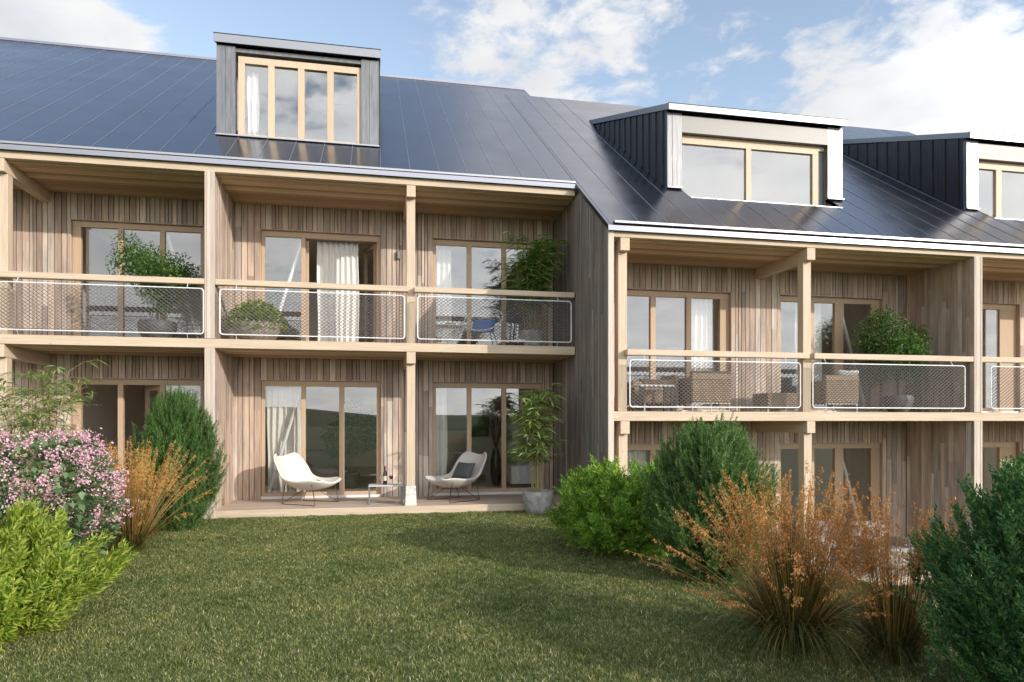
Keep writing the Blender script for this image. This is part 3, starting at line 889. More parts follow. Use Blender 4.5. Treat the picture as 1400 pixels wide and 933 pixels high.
def dormer(house, x0, x1, yf, zsill, ztop, slabh, over, cheek=True, slope=.365, name='dormer'):
    """cheeks and boxes; returns part object"""
    yb = lambda zt, y0: (zt - slope * y0 - (O + 4.35) + 12 * PITCH) / (PITCH - slope)   # where the dormer roof meets the main roof
    ys = yf - over
    zt = O + ztop
    y_top = yb(zt, ys); y_bot = yb(zt - slabh, ys)
    f = lambda y, off=0: zt - off + slope * (y - ys)
    s = MB()
    s.prism([(x0 - .03, ys, f(ys)), (x0 - .03, y_top, f(y_top)), (x0 - .03, y_bot, f(y_bot, slabh)), (x0 - .03, ys, f(ys, slabh))], (x1 - x0 + .06, 0, 0))
    d = s.build(name, M['roofedge'], house, bevel=.004)
    for xa, xb, sg in ((x0, x0 + .05, -1), (x1 - .05, x1, 1)):
        c = MB()
        c.prism([(xa, yf, roofz(yf) - .05), (xa, y_bot, roofz(y_bot) - .03), (xa, yf, f(yf, slabh) - .002)], (xb - xa, 0, 0))
        y = yf + .16
        while cheek and y < y_bot - .25:
            c.box(xa - .022 if sg < 0 else xb - .001, xa + .001 if sg < 0 else xb + .022, y, y + .045, roofz(y) + .01, f(y, slabh) - .004)
            y += .34
        c.build('cheek', M['burnt_side'], d)
    t = MB(); t.box(x0 - .035, x1 + .035, ys - .006, ys + .05, f(ys) + .001, f(ys) + .012); t.build('dormer_roof_trim', M['darkmetal'], d)
    return d, f


M['roofedge'] = simple('dormer_roof_metal', (.30, .31, .33), .36, metal=.6)
# left dormer, four narrow lights
d, f = dormer(A, -2.85, .05, 13.24, 5.22, 7.01, .155, .1, name='dormer')
for a_, b_ in ((-2.845, -2.70), (-2.695, -2.52), (-.277, -.13), (-.125, .045)):
    MB().box(a_, b_, 13.215 + random.uniform(-.004, .004), 13.29, roofz(13.24) + .01, O + 6.84).build('dormer_board', M['burnt'], d)
MB().box(-2.52, -.277, 13.25, 13.6, O + 6.76, O + 6.83).build('dormer_soffit', M['burnt'], d)
MB().box(-2.86, .06, 13.17, 13.25, roofz(13.2) + .005, roofz(13.2) + .03).build('flashing', M['zinc'], d)
w = MB(); zb_, zt_ = roofz(13.24) + .03, O + 6.70
w.box(-2.486, -.277, 13.27, 13.36, O + 6.575, zt_)
for a, c in ((-2.486, -2.372), (-1.964, -1.848), (-1.433, -1.315), (-.906, -.787), (-.358, -.277)): w.box(a, c, 13.265, 13.36, zb_, O + 6.575)
w.box(-2.372, -.358, 13.28, 13.36, zb_, zb_ + .03)
wf = w.build('window_frame', M['dframe'], d, bevel=.004)
for a, c in ((-2.372, -1.964), (-1.848, -1.433), (-1.315, -.906), (-.787, -.358)):
    MB().box(a - .01, c + .01, 13.315, 13.325, zb_ + .02, O + 6.585).build('pane', M['glass_up'], d)
ir = MB(); ir.box(-2.6, -2.56, 13.36, 17, zb_, O + 6.83); ir.box(-.2, -.16, 13.36, 17, zb_, O + 6.83); ir.box(-2.6, -.16, 17, 17.05, O + 5, O + 7.5)
ir.prism([(-2.6, 13.36, O + 6.78), (-2.6, 17, O + 7.45), (-2.6, 17, O + 7.5), (-2.6, 13.36, O + 6.83)], (2.44, 0, 0))
ir.build('interior_wall', M['room'], d)


def wide_dormer(dx, glass):
    d, f = dormer(B, 5.37 + dx, 9.07 + dx, 12.05, 4.38, 5.925, .12, .15, name='dormer')
    zb = roofz(12.05) + .01; zt = O + 5.80
    for a, c in ((5.365, 5.46), (5.465, 5.655), (8.745, 8.90), (8.905, 9.075)):
        MB().box(a + dx, c + dx, 12.015 + random.uniform(-.004, .004), 12.1, zb, zt).build('dormer_board', M['burnt'], d)
    MB().box(5.656 + dx, 8.744 + dx, 12.01, 12.09, O + 5.45, O + 5.765).build('head_board', M['burnt2'], d)
    # reveal and the notch in the roof
    r = MB(); r.box(5.64 + dx, 5.656 + dx, 12.1, 12.3, O + 4.05, O + 5.45); r.box(8.744 + dx, 8.76 + dx, 12.1, 12.3, O + 4.05, O + 5.45); r.box(5.656 + dx, 8.744 + dx, 12.1, 12.3, O + 5.45, O + 5.46)
    for xa, xb in ((5.645, 5.655), (8.79, 8.80)):
        r.prism([(xa + dx, 11.666, roofz(11.666) - .25), (xa + dx, 12.2, roofz(11.666) - .25), (xa + dx, 12.2, roofz(12.09) - .02), (xa + dx, 12.09, roofz(12.09) - .002), (xa + dx, 11.666, roofz(11.666) - .002)], (xb - xa, 0, 0))
    r.build('reveal', M['grey'], d)
    sl = MB(); sl.prism([(5.656 + dx, 11.64, O + 4.11), (5.656 + dx, 12.2, O + 4.10), (5.656 + dx, 12.2, O + 4.07), (5.656 + dx, 11.64, O + 4.075)], (3.14, 0, 0)); sl.build('sill', M['zinc'], d)
    MB().box(5.36 + dx, 5.66 + dx, 11.98, 12.05, zb - .012, zb + .012).box(8.74 + dx, 9.09 + dx, 11.98, 12.05, zb - .012, zb + .012).build('flashing', M['zinc'], d)
    w = MB(); y0, y1 = 12.12, 12.2
    w.box(5.657 + dx, 8.743 + dx, y0, y1, O + 5.36, O + 5.449)
    w.box(5.70 + dx, 8.60 + dx, y0 - .02, y1 - .01, O + 5.28, O + 5.359)
    xs = [5.657] + [v for g in glass for v in g] + [8.60]
    for i in range(0, len(xs), 2): w.box(xs[i] + dx, xs[i + 1] + dx, y0 - .02, y1, O + 4.115, O + 5.28)
    wf = w.build('window_frame', M['dframe'], d, bevel=.004)
    MB().box(8.6 + dx, 8.743 + dx, y0 + .04, y1, O + 4.1, O + 5.36).build('side_panel', M['grey'], d)
    for a, c in glass: MB().box(a - .01 + dx, c + .01 + dx, y0 + .02, y0 + .03, O + 4.10, O + 5.29).build('pane', M['glass_up'], d)
    ir = MB()
    for xa in (5.665, 8.745):
        ir.prism([(xa + dx, 12.21, O + 3.4), (xa + dx, 16.6, O + 3.4), (xa + dx, 16.6, O + 7.2), (xa + dx, 12.21, O + 5.6)], (.03, 0, 0))
    ir.box(5.66 + dx, 8.78 + dx, 16.6, 16.65, O + 3.4, O + 7.2); ir.box(5.66 + dx, 8.78 + dx, 12.21, 16.6, O + 3.36, O + 3.39)
    ir.prism([(5.66 + dx, 12.21, O + 5.6), (5.66 + dx, 16.6, O + 7.2), (5.66 + dx, 16.6, O + 7.24), (5.66 + dx, 12.21, O + 5.64)], (3.12, 0, 0))
    ir.build('interior_wall', M['room'], d)


M['burnt2'] = simple('metal_head_board', (.20, .198, .19), .54, metal=.7)
wide_dormer(0, [(5.69, 7.03), (7.14, 8.467)])
wide_dormer(6.6, [(5.695, 6.18), (6.32, 7.4), (7.52, 8.467)])

# small wall lamp
lamp = MB(); lamp.box(.40, .46, 13.50, 13.58, O + 3.17, O + 3.32)
lamp.build('wall_lamp', M['grey'], A, bevel=.005)


# steel braces behind the glass next to the party walls
def brace(house, p, q_):
    MB().tube([p, q_], .034, 10).build('brace', M['white'], house, smooth=True)


for z0 in (zfA, zdA):
    brace(A, (-1.40, 13.84, z0 + 2.2), (-2.06, 13.84, z0 + .02)); brace(A, (-3.86, 13.84, z0 + 2.2), (-3.25, 13.84, z0 + .02))
for z0 in (zfB, zdB):
    brace(B, (9.03, 12.08, z0 + 2.2), (9.66, 12.08, z0 + .02)); brace(B, (11.9, 12.08, z0 + 2.2), (11.3, 12.08, z0 + .02))


# ------------------------------------------------------------------ curtains (hang inside, things of their own)
def curtain(x0, x1, y, z0, z1, label, amp=.035, per=.11, group='white curtains behind the panes'):
    mb = MB(); n = max(16, int((x1 - x0) / .012)); rows = 6
    ph = random.random() * 6
    for j in range(rows + 1):
        for i in range(n + 1):
            u = i / n; x = x0 + (x1 - x0) * u
            t = j / rows
            mb.v.append((x + .012 * math.sin(j * 1.1 + u * 5), y + amp * (1 - .25 * t) * math.sin(x / per * 2 * math.pi + ph + .5 * math.sin(x * 9)), z0 + (z1 - z0) * t))
    for j in range(rows):
        for i in range(n):
            a = j * (n + 1) + i; mb.f.append((a, a + 1, a + n + 2, a + n + 1))
    o = mb.build('curtain', M['curtain'], None, smooth=True)
    s = o.modifiers.new('thick', 'SOLIDIFY'); s.thickness = .004
    tag(o, label, 'curtain', group)
    return o


curtain(-1.13, -.34, 13.84, zfA + .03, zfA + 2.16, 'full white curtain hanging in the open balcony doors of the middle left bay')
curtain(-2.07, -1.45, 13.98, zdA + .04, zdA + 2.18, 'gathered white curtain behind the left pane of the ground floor door by the cream chair')
curtain(1.17, 1.50, 13.90, zfA + .04, zfA + 2.2, 'narrow white curtain in the upstairs window behind the wire chair')
curtain(1.17, 1.42, 13.90, zdA + .04, zdA + 2.2, 'narrow white curtain behind the grey lounge chair')
curtain(5.80, 6.36, 12.12, zfB + .04, zfB + 2.2, 'white curtain in the upstairs window of the right block beside the rattan armchair')
curtain(8.15, 8.75, 12.2, zfB + .04, zfB + 2.2, 'sheer curtain in the balcony window left of the leafy potted tree, right block')
curtain(4.42, 5.0, 12.12, zdB + .04, zdB + 2.2, 'white curtain in the ground floor window behind the tall green shrub')
curtain(-2.36, -2.16, 13.5 + .02, O + 5.3, O + 6.55, 'white curtain at the left edge of the tall dormer window', amp=.03)


def at_px(x, Y):
    p = R(11.24)
    v = Vector((math.sin(p), math.cos(p), 0)) * 934 + Vector((math.cos(p), -math.sin(p), 0)) * (x - 700)
    return v.x * Y / v.y


# ------------------------------------------------------------------ plants
def stems_mb(base, tips, r0, mb=None, n=5, sag=.1):
    mb = mb or MB()
    for t in tips:
        p0 = Vector(base); p1 = Vector(t); pts = []
        for k in range(5):
            u = k / 4; p = p0.lerp(p1, u); p.z += sag * math.sin(math.pi * u) * (p1 - p0).length * .4
            pts.append(p)
        mb.tube(pts, [r0 * (1 - .75 * k / 4) for k in range(5)], n)
    return mb


def shoot_foliage(c, prof, H, nspray, per, slen, leaf, lw, nl, upw=1.0, outw=.6, lump=.12, seed=1, ang=.7, splen=.42, fan=.5, jit=.16):
    """sprays reach to the envelope, shoots stand along them, small leaves along the shoots. prof(t) -> radius at height fraction"""
    g = np.random.default_rng(seed)
    t0 = (np.arange(nspray) + g.random(nspray)) / nspray
    t0 = t0 ** .9; th0 = np.arange(nspray) * 2.39996 + g.normal(size=nspray) * .35
    ph = g.uniform(0, 6, 4)
    rad0 = np.array([prof(v) for v in t0])
    rad0 = rad0 * (1 + lump * (np.sin(3 * th0 + 7 * t0 + ph[0]) + .7 * np.sin(5 * th0 - 9 * t0 + ph[1]))) * g.uniform(1 - jit * 1.6, 1 + jit * .6, nspray)
    out0 = np.stack([np.cos(th0), np.sin(th0), np.zeros(nspray)], -1)
    tipp = np.array(c) + out0 * rad0[:, None]; tipp[:, 2] += t0 * H
    up = np.array([0, 0, 1.0])
    sd = unit(out0 * outw * (1.25 - .8 * t0)[:, None] + up * (upw * (.3 + .7 * t0))[:, None] + g.normal(size=(nspray, 3)) * .14)
    sl = splen * g.uniform(.7, 1.25, nspray)
    # shoots along the sprays
    nshoot = nspray * per
    k0 = np.repeat(np.arange(nspray), per)
    u0 = np.tile((np.arange(per) + .5) / per, nspray) + g.normal(size=nshoot) * .04
    bend = (1 - u0) ** 2
    pos = tipp[k0] - sd[k0] * (sl[k0] * (1 - u0))[:, None] + g.normal(size=(nshoot, 3)) * (.02 + .10 * splen * (1 - u0))[:, None]
    dirn = unit(sd[k0] + g.normal(size=(nshoot, 3)) * (fan * (1.1 - .75 * u0))[:, None] + up * .12)
    ln = slen * g.uniform(.55, 1.2, nshoot)
    start = pos - dirn * (ln * .3)[:, None]
    # leaves
    k = nl
    u = (np.arange(k) + .5) / k
    P = start[:, None, :] + dirn[:, None, :] * (ln[:, None] * u[None, :])[..., None]
    a = g.uniform(0, 2 * np.pi, (nshoot, 1)) + np.arange(k)[None, :] * 2.4 + g.normal(size=(nshoot, k)) * .3
    ref = unit(np.cross(dirn, g.normal(size=(nshoot, 3)))); ref2 = np.cross(dirn, ref)
    side = ref[:, None, :] * np.cos(a)[..., None] + ref2[:, None, :] * np.sin(a)[..., None]
    an = ang * (1.15 - .55 * u)[None, :, None]
    ld = unit(dirn[:, None, :] * np.cos(an) + side * np.sin(an) + g.normal(size=(nshoot, k, 3)) * .12)
    nr = unit(dirn[:, None, :] * np.sin(an) - side * np.cos(an)) * -1
    LL = leaf * g.uniform(.65, 1.2, (nshoot, k)) * (1.05 - .35 * u)[None, :]
    WW = LL * lw
    V, F, S = leaf_geo(P.reshape(-1, 3), ld.reshape(-1, 3), nr.reshape(-1, 3), LL.reshape(-1), WW.reshape(-1))
    # shoot axes as thin ribbons
    return (V, F, S), start, start + dirn * ln[:, None]


def shrub(name, label, cat, base, H, prof, nspray, per, slen, leaf, lw, nl, mat, seed, group=None, zbase=.12, **kw):
    o = thing(name, base, label, cat, group)
    c = (base[0], base[1], base[2] + zbase)
    geo, s0, s1 = shoot_foliage(c, prof, H - zbase - slen * .5, nspray, per, slen, leaf, lw, nl, seed=seed, **kw)
    np_mesh('foliage', *geo, mat, o)
    g = random.Random(seed)
    tips = [s0[k * per + 1] for k in g.sample(range(nspray), min(nspray, 60))]
    mb = stems_mb((base[0], base[1], base[2] - .05), tips, .012, sag=.25)
    mb.build('branches', M['bark'], o)
    return o


J1 = [(0, (0.0531, 0.1176, 0.0304)), (0.5, (0.0948, 0.1898, 0.0493)), (0.85, (0.1518, 0.2656, 0.0683)), (1, (0.2466, 0.3605, 0.1139))]
J2 = [(0, (0.0556, 0.1302, 0.0414)), (0.5, (0.1018, 0.2082, 0.0656)), (0.88, (0.1852, 0.289, 0.0828)), (1, (0.3932, 0.4336, 0.1035))]
J3 = [(0, (0.0423, 0.1229, 0.041)), (0.5, (0.0719, 0.187, 0.0631)), (0.9, (0.1188, 0.2539, 0.0791)), (1, (0.297, 0.3474, 0.0711))]
GB = [(0, (0.0994, 0.2114, 0.0272)), (0.5, (0.1701, 0.3289, 0.0409)), (0.8, (0.2552, 0.4344, 0.0545)), (1, (0.567, 0.6577, 0.068))]
YB = [(0, (.13, .21, .022)), (.5, (.28, .37, .045)), (.85, (.40, .47, .075)), (1, (.50, .53, .12))]
M['leaf_j1'] = leafmat('juniper_leaf', J1); M['leaf_j2'] = leafmat('boxwood_leaf', J2); M['leaf_j3'] = leafmat('yew_leaf', J3)
M['leaf_gb'] = leafmat('green_leaf', GB); M['leaf_yb'] = leafmat('lime_leaf', YB, trans=.35)
M['leaf_bam'] = leafmat('bamboo_leaf', [(0, (.09, .16, .03)), (.5, (.17, .26, .06)), (.9, (.28, .36, .12)), (1, (.42, .46, .2))])
M['leaf_bam3'] = leafmat('pale_bamboo_leaf', [(0, (.14, .22, .05)), (.5, (.27, .38, .10)), (.9, (.42, .50, .2)), (1, (.6, .62, .32))])
M['leaf_fic'] = leafmat('ficus_leaf', [(0, (.045, .11, .028)), (.5, (.09, .18, .045)), (1, (.18, .29, .075))])
M['leaf_pink'] = leafmat('snowberry_leaf', [(0, (.075, .14, .055)), (.6, (.13, .22, .09)), (1, (.26, .36, .19))])
M['petal'] = leafmat('pink_petal', [(0, (.50, .18, .30)), (.35, (.66, .34, .45)), (.75, (.78, .53, .60)), (1, (.86, .74, .75))], trans=.2)
M['straw'] = leafmat('orange_panicle', [(0, (.36, .135, .04)), (.5, (.56, .26, .085)), (.9, (.70, .39, .15)), (1, (.8, .52, .26))], trans=.25, spec=.2)
M['strawL'] = leafmat('golden_panicle', [(0, (.46, .23, .06)), (.5, (.60, .34, .10)), (1, (.70, .46, .17))], trans=.25, spec=.2)
M['stemg'] = leafmat('grass_stem', [(0, (.30, .14, .04)), (.5, (.46, .235, .075)), (1, (.58, .38, .15))], trans=.1)
M['bladeg'] = leafmat('tussock_blade', [(0, (.045, .066, .017)), (.5, (.085, .115, .03)), (.8, (.14, .12, .036)), (1, (.27, .165, .06))], trans=.2)

oval = lambda rm, lo=.35, tip=.25, pk=.42: (lambda t: rm * (lo + (1 - lo) * math.sin(min(1, t / pk) * math.pi / 2)) if t < pk else rm * (tip + (1 - tip) * math.cos((t - pk) / (1 - pk) * math.pi / 2) ** .75))

shrub('juniper_shrub', 'upright dense green conifer shrub beside the left deck end and orange grass', 'shrub', (-2.92, 11.0, 0), 2.14, oval(.60, .5, .2), 280, 15, .18, .046, .22, 30, M['leaf_j1'], 3, upw=1.7, outw=.5, lump=.08, ang=.75, splen=.55, fan=.34)
shrub('boxwood_shrub', 'tall dark green shrub before the right block, between lime tipped bush and orange grass', 'shrub', (3.37, 6.45, 0), 1.66, oval(.62, .62, .3, .5), 340, 16, .16, .036, .34, 28, M['leaf_j2'], 4, upw=1.3, outw=.8, lump=.10, splen=.40, fan=.45)
shrub('yew_shrub', 'big blue green shrub at the right edge of the foreground', 'shrub', (3.74, 2.98, gz(3.74, 2.98).item()), 1.50, oval(.70, .62, .36, .45), 360, 15, .16, .038, .5, 19, M['leaf_j3'], 5, upw=1.4, outw=.75, lump=.10, splen=.42, fan=.42, jit=.2)
shrub('green_bush', 'loose bright green bush with lime tips in front of the step between the blocks', 'shrub', (3.02, 8.05, 0), 1.14, oval(.88, .55, .42, .45), 210, 12, .16, .078, .31, 17, M['leaf_gb'], 6, upw=.9, outw=1.0, lump=.12, ang=.9, zbase=.12, splen=.42, fan=.5)
shrub('lime_bush', 'lime yellow leafy bush in the left foreground', 'shrub', (-2.84, 5.7, 0), 1.02, oval(.74, .6, .38, .45), 120, 11, .18, .085, .28, 17, M['leaf_yb'], 7, upw=1.0, outw=1.0, lump=.13, ang=.8, zbase=.06, splen=.44, fan=.45, jit=.26)


def pink_shrub(base, H, Rm):
    o = thing('flowering_shrub', base, 'pink flowering shrub with grey green leaves behind the lime bush', 'shrub')
    g = np.random.default_rng(21)
    prof = oval(Rm, .6, .5, .5)
    n = 4200
    t = g.random(n); th = g.uniform(0, 2 * np.pi, n); r = np.array([prof(v) for v in t]) * (1 - .45 * g.random(n) ** 1.5) * (1 + .1 * np.sin(4 * th + 6 * t))
    P = np.stack([base[0] + r * np.cos(th), base[1] + r * np.sin(th), base[2] + .15 + t * (H - .2)], -1)
    out = np.stack([np.cos(th), np.sin(th), .4 + 0 * th], -1)
    d = unit(out + g.normal(size=(n, 3)) * .6); nr = unit(np.array([0, 0, 1.]) + out * .5 + g.normal(size=(n, 3)) * .35)
    Ln = g.uniform(.055, .115, n)
    np_mesh('foliage', *leaf_geo(P, d, nr, Ln, Ln * .62, fold=.15, droop=.15), M['leaf_pink'], o)
    # flower heads: loose clusters of small four petal flowers
    nc = 300
    t = g.random(nc) ** .5; th = g.uniform(0, 2 * np.pi, nc); r = np.array([prof(v) for v in t]) * (1.02 + .1 * np.sin(4 * th + 6 * t)) * g.uniform(.86, 1.06, nc)
    C = np.stack([base[0] + r * np.cos(th), base[1] + r * np.sin(th), base[2] + .2 + t * (H - .2)], -1)
    outc = unit(np.stack([np.cos(th), np.sin(th), .5 + t], -1))
    parts = []
    k = 34
    cs = g.uniform(.03, .062, nc)
    off = g.normal(size=(nc, k, 3)) * cs[:, None, None] * .75
    FP = (C[:, None, :] + off).reshape(-1, 3)
    fn = unit(np.repeat(outc, k, 0) * .6 + g.normal(size=(nc * k, 3)) * .6)
    a = unit(np.cross(fn, g.normal(size=fn.shape))); b = np.cross(fn, a)
    for dd in (a, -a, b, -b):
        sz = g.uniform(.009, .015, len(FP))
        parts.append(leaf_geo(FP, dd + fn * .35, fn, sz, sz * .95, fold=.1, wide=.6))
    np_mesh('flowers', *merge(parts), M['petal'], o)
    tips = [C[i] for i in range(0, nc, 7)]
    stems_mb((base[0], base[1], base[2] - .05), tips, .009, sag=.2).build('branches', M['bark'], o)
    return o


pink_shrub((-3.50, 7.75, 0), 1.48, .88)


def bamboo(name, label, cat, base, H, nculm, spread, nspray, leafL, seed, mat, lo=.35, group=None, lean=.12, droop=.35):
    o = thing(name, base, label, cat, group)
    g = np.random.default_rng(seed)
    mb = MB(); P = []; Dr = []
    for i in range(nculm):
        a = g.uniform(0, 6.28); r0 = spread * .25 * g.random() ** .5; h = H * g.uniform(.72, 1.0)
        b = Vector((base[0] + r0 * math.cos(a), base[1] + r0 * math.sin(a), base[2]))
        tip = b + Vector((math.cos(a) * lean * h * g.uniform(.4, 1.3) + g.normal() * .05, math.sin(a) * lean * h * g.uniform(.4, 1.3), h))
        pts = []
        for k in range(7):
            u = k / 6; p = b.lerp(tip, u); p += Vector((math.cos(a), math.sin(a), 0)) * .06 * h * u * u; pts.append(p)
        mb.tube(pts, [.011 * (1 - .7 * k / 6) for k in range(7)], 6)
        for s in range(nspray):
            u = lo + (1 - lo) * g.random() ** .8
            q_ = b.lerp(tip, u) + Vector((math.cos(a), math.sin(a), 0)) * .06 * h * u * u
            aa = g.uniform(0, 6.28); ln = spread * g.uniform(.35, .95) * (1.15 - .5 * u)
            e = q_ + Vector((math.cos(aa) * ln, math.sin(aa) * ln, ln * g.uniform(.1, .6)))
            md = q_.lerp(e, .5) + Vector((0, 0, ln * .12))
            mb.tube([q_, md, e], [.003, .0022, .0012], 4)
            nl = int(g.integers(7, 13))
            for l in range(nl):
                v = .25 + .75 * (l + .5) / nl
                pp = (q_.lerp(md, v * 2) if v < .5 else md.lerp(e, v * 2 - 1))
                P.append(pp); la = aa + g.normal() * .75
                Dr.append((math.cos(la), math.sin(la), g.uniform(-.35, .35)))
    mb.build('culms', M['culm'], o, smooth=True)
    P = np.array([tuple(p) for p in P]); Dr = unit(np.array(Dr)); n = len(P)
    Ln = leafL * g.uniform(.6, 1.25, n)
    K = 4; C = np.zeros((n, K, 3))
    for k in range(K):
        u = k / (K - 1); C[:, k] = P + Dr * (Ln * u)[:, None] - np.array([0, 0, 1.]) * (Ln * droop * u * u)[:, None]
    S = unit(np.cross(Dr, np.array([0, 0, 1.]) + g.normal(size=(n, 3)) * .35))
    Wd = Ln[:, None] * np.array([.02, .06, .05, .004])[None, :]
    np_mesh('foliage', *ribbons(C, Wd, S), mat, o)
    return o


bamboo('bamboo_plant', 'airy light green bamboo growing behind the pink flowering shrub', 'bamboo', (-4.72, 10.6, 0), 2.52, 13, .66, 20, .15, 31, M['leaf_bam'], lo=.4)


def tussock(name, label, base, H, nst, nbl, spread, seed, plume, group, azc=None, cut=None, blen=.62, tilt=1.0):
    o = thing(name, base, label, 'ornamental grass', group)
    g = np.random.default_rng(seed)
    # leaves
    n = nbl; a = g.uniform(0, 2 * np.pi, n); L_ = blen * g.uniform(.5, 1.15, n); sp = .05 + .95 * g.random(n) ** 1.35
    K = 6; C = np.zeros((n, K, 3)); r0 = .12 * np.sqrt(g.random(n))
    for k in range(K):
        u = k / (K - 1)
        rr = r0 + L_ * sp * (.55 * u + .5 * u * u); zz_ = L_ * (u * (1.15 - .35 * sp) - (.75 * sp) * u ** 3)
        C[:, k, 0] = base[0] + np.cos(a) * rr; C[:, k, 1] = base[1] + np.sin(a) * rr; C[:, k, 2] = base[2] + zz_
    S = np.stack([-np.sin(a), np.cos(a), g.normal(size=n) * .3], -1)
    Wd = np.full((n, 1), .0034) * np.array([1, 1, .9, .75, .5, .1])[None, :]
    np_mesh('blades', *ribbons(C, Wd, unit(S)), M['bladeg'], o)
    # flowering stems
    n = nst; a = g.uniform(0, 2 * np.pi, n)
    if azc is not None: a = azc + g.normal(size=n) * cut
    L_ = H * g.uniform(.68, 1.08, n); til = np.abs(g.normal(size=n)) * .42 * tilt + .06; til = np.clip(til, 0, 1.12)
    K = 8; C = np.zeros((n, K, 3))
    for k in range(K):
        u = k / (K - 1); an = til * (.55 + .6 * u)
        if k == 0:
            C[:, 0] = np.stack([base[0] + .09 * np.cos(a), base[1] + .09 * np.sin(a), np.full(n, base[2])], -1)
        else:
            st = L_ / (K - 1)
            C[:, k] = C[:, k - 1] + np.stack([np.cos(a) * np.sin(an), np.sin(a) * np.sin(an), np.cos(an)], -1) * st[:, None]
    S = np.stack([-np.sin(a), np.cos(a), np.zeros(n)], -1)
    Wd = np.full((n, 1), .0023) * np.linspace(1, .45, K)[None, :]
    V1 = ribbons(C, Wd, S)
    S2 = unit(np.cross(C[:, -1] - C[:, 0], S))
    V2 = ribbons(C, Wd, S2)
    np_mesh('stems', *merge([V1, V2]), M['stemg'], o)
    # panicles: drooping spikelets on the upper third
    P = []; Dd = []
    for i in range(n):
        nb = int(g.integers(13, 20))
        for b_ in range(nb):
            u = 1 - .27 * g.random()
            f_ = u * (K - 1); k = min(int(f_), K - 2); w_ = f_ - k
            q_ = C[i, k] * (1 - w_) + C[i, k + 1] * w_
            ln = .05 * (1.1 - u) / .4 * g.uniform(.3, 1.0) + .006
            aa = a[i] + g.normal() * .9
            for s_ in range(int(g.integers(3, 6))):
                v = g.random()
                P.append(q_ + np.array([math.cos(aa) * ln * v, math.sin(aa) * ln * v, ln * (.5 * v - .9 * v * v)]) + g.normal(size=3) * .005)
                Dd.append((math.cos(aa) * .5 + g.normal() * .35, math.sin(aa) * .5 + g.normal() * .35, -.55 + g.normal() * .5))
    P = np.array(P); Dd = unit(np.array(Dd)); m_ = len(P)
    Ln = g.uniform(.012, .023, m_)
    np_mesh('plumes', *leaf_geo(P, Dd, rand_dirs(m_), Ln, Ln * .36, fold=.3), M[plume], o)
    return o


GG = 'clumps of orange ornamental grass'
tussock('tussock_grass', 'big clump of orange feathery grass in the right foreground, left of the blue green shrub', (2.90, 4.38, 0), 1.24, 280, 3000, 1, 41, 'straw', GG, blen=.74, tilt=1.25)
tussock('tussock_grass', 'smaller dark based clump of upright orange grass touching the blue green shrub', (3.40, 4.0, gz(3.40, 4.0).item()), 1.1, 150, 1000, .7, 42, 'straw', GG, blen=.6, tilt=.85)
tussock('tussock_grass', 'golden orange grass clump between the pink shrub and the conifer shrub', (-3.0, 9.3, 0), 1.34, 260, 1100, 1, 43, 'strawL', GG, blen=.68, tilt=1.15)


# ------------------------------------------------------------------ potted plants
def ficus(base, H, Rm, pot, label, seed, nleaf=3000, pr=.32, ph=.36, potmat='stone', leaf=.062, squash=1.0, cz=.62, group=None, name='potted_tree'):
    o = thing(name, base, label, 'potted plant', group)
    mb = MB()
    if pot == 'bowl': prof = [(pr * .55, 0), (pr * .8, ph * .25), (pr * .97, ph * .6), (pr, ph * .85), (pr * .93, ph), (pr * .87, ph), (pr * .85, ph * .86)]
    else: prof = [(pr * .66, 0), (pr * .72, .02), (pr * .88, ph * .5), (pr, ph * .96), (pr, ph), (pr * .92, ph), (pr * .9, ph * .9)]
    mb.lathe(base, prof, 28); p_ = mb.build('pot', M[potmat], o, smooth=True)
    MB().lathe((base[0], base[1], base[2] + ph * .8), [(pr * .9, 0), (pr * .88, ph * .07)], 20).build('soil', M['soil'], p_)
    g = np.random.default_rng(seed)
    # clumps
    nc = 26; cl = []
    for i in range(nc):
        v = rand_dirs(1)[0]; rr = g.random() ** .45
        cl.append(np.array([base[0] + v[0] * rr * Rm, base[1] + v[1] * rr * Rm * squash, base[2] + ph + (H - ph) * (cz + .38 * v[2] * rr)]))
    cl = np.array(cl)
    k = nleaf // nc
    P = (cl[:, None, :] + rand_dirs(nc * k).reshape(nc, k, 3) * (g.random((nc, k)) ** .5)[..., None] * Rm * .42).reshape(-1, 3)
    P[:, 2] = np.maximum(P[:, 2], base[2] + ph + .02)
    outv = unit(P - np.repeat(cl, k, 0))
    d = unit(outv * .8 + g.normal(size=P.shape) * .6 + np.array([0, 0, -.15])); nr = unit(outv * .4 + np.array([0, 0, 1.]) + g.normal(size=P.shape) * .5)
    Ln = leaf * g.uniform(.6, 1.2, len(P))
    np_mesh('foliage', *leaf_geo(P, d, nr, Ln, Ln * .48, fold=.2, droop=.15), M['leaf_fic'], o)
    mb = MB(); b0 = Vector((base[0], base[1], base[2] + ph * .7)); fork = b0 + Vector((0, 0, (H - ph) * .3))
    mb.tube([b0, fork], [.022, .018], 7)
    stems_mb(fork, [tuple(c) for c in cl], .010, mb, sag=.05); mb.build('trunk', M['bark'], o)
    return o


ficus((-4.05 + .35, 12.75, zfA), 1.86, .60, 'bowl', 'leafy dark potted tree in a wide pot on the far left balcony', 51, 7000, .31, .36, 'darkpot', cz=.58)
ficus((at_px(1228, 11.1), 11.1, zfB), 1.95, .62, 'bowl', 'leafy potted tree in a dark pot on the right block balcony', 52, 9500, .26, .32, 'darkpot', cz=.56)
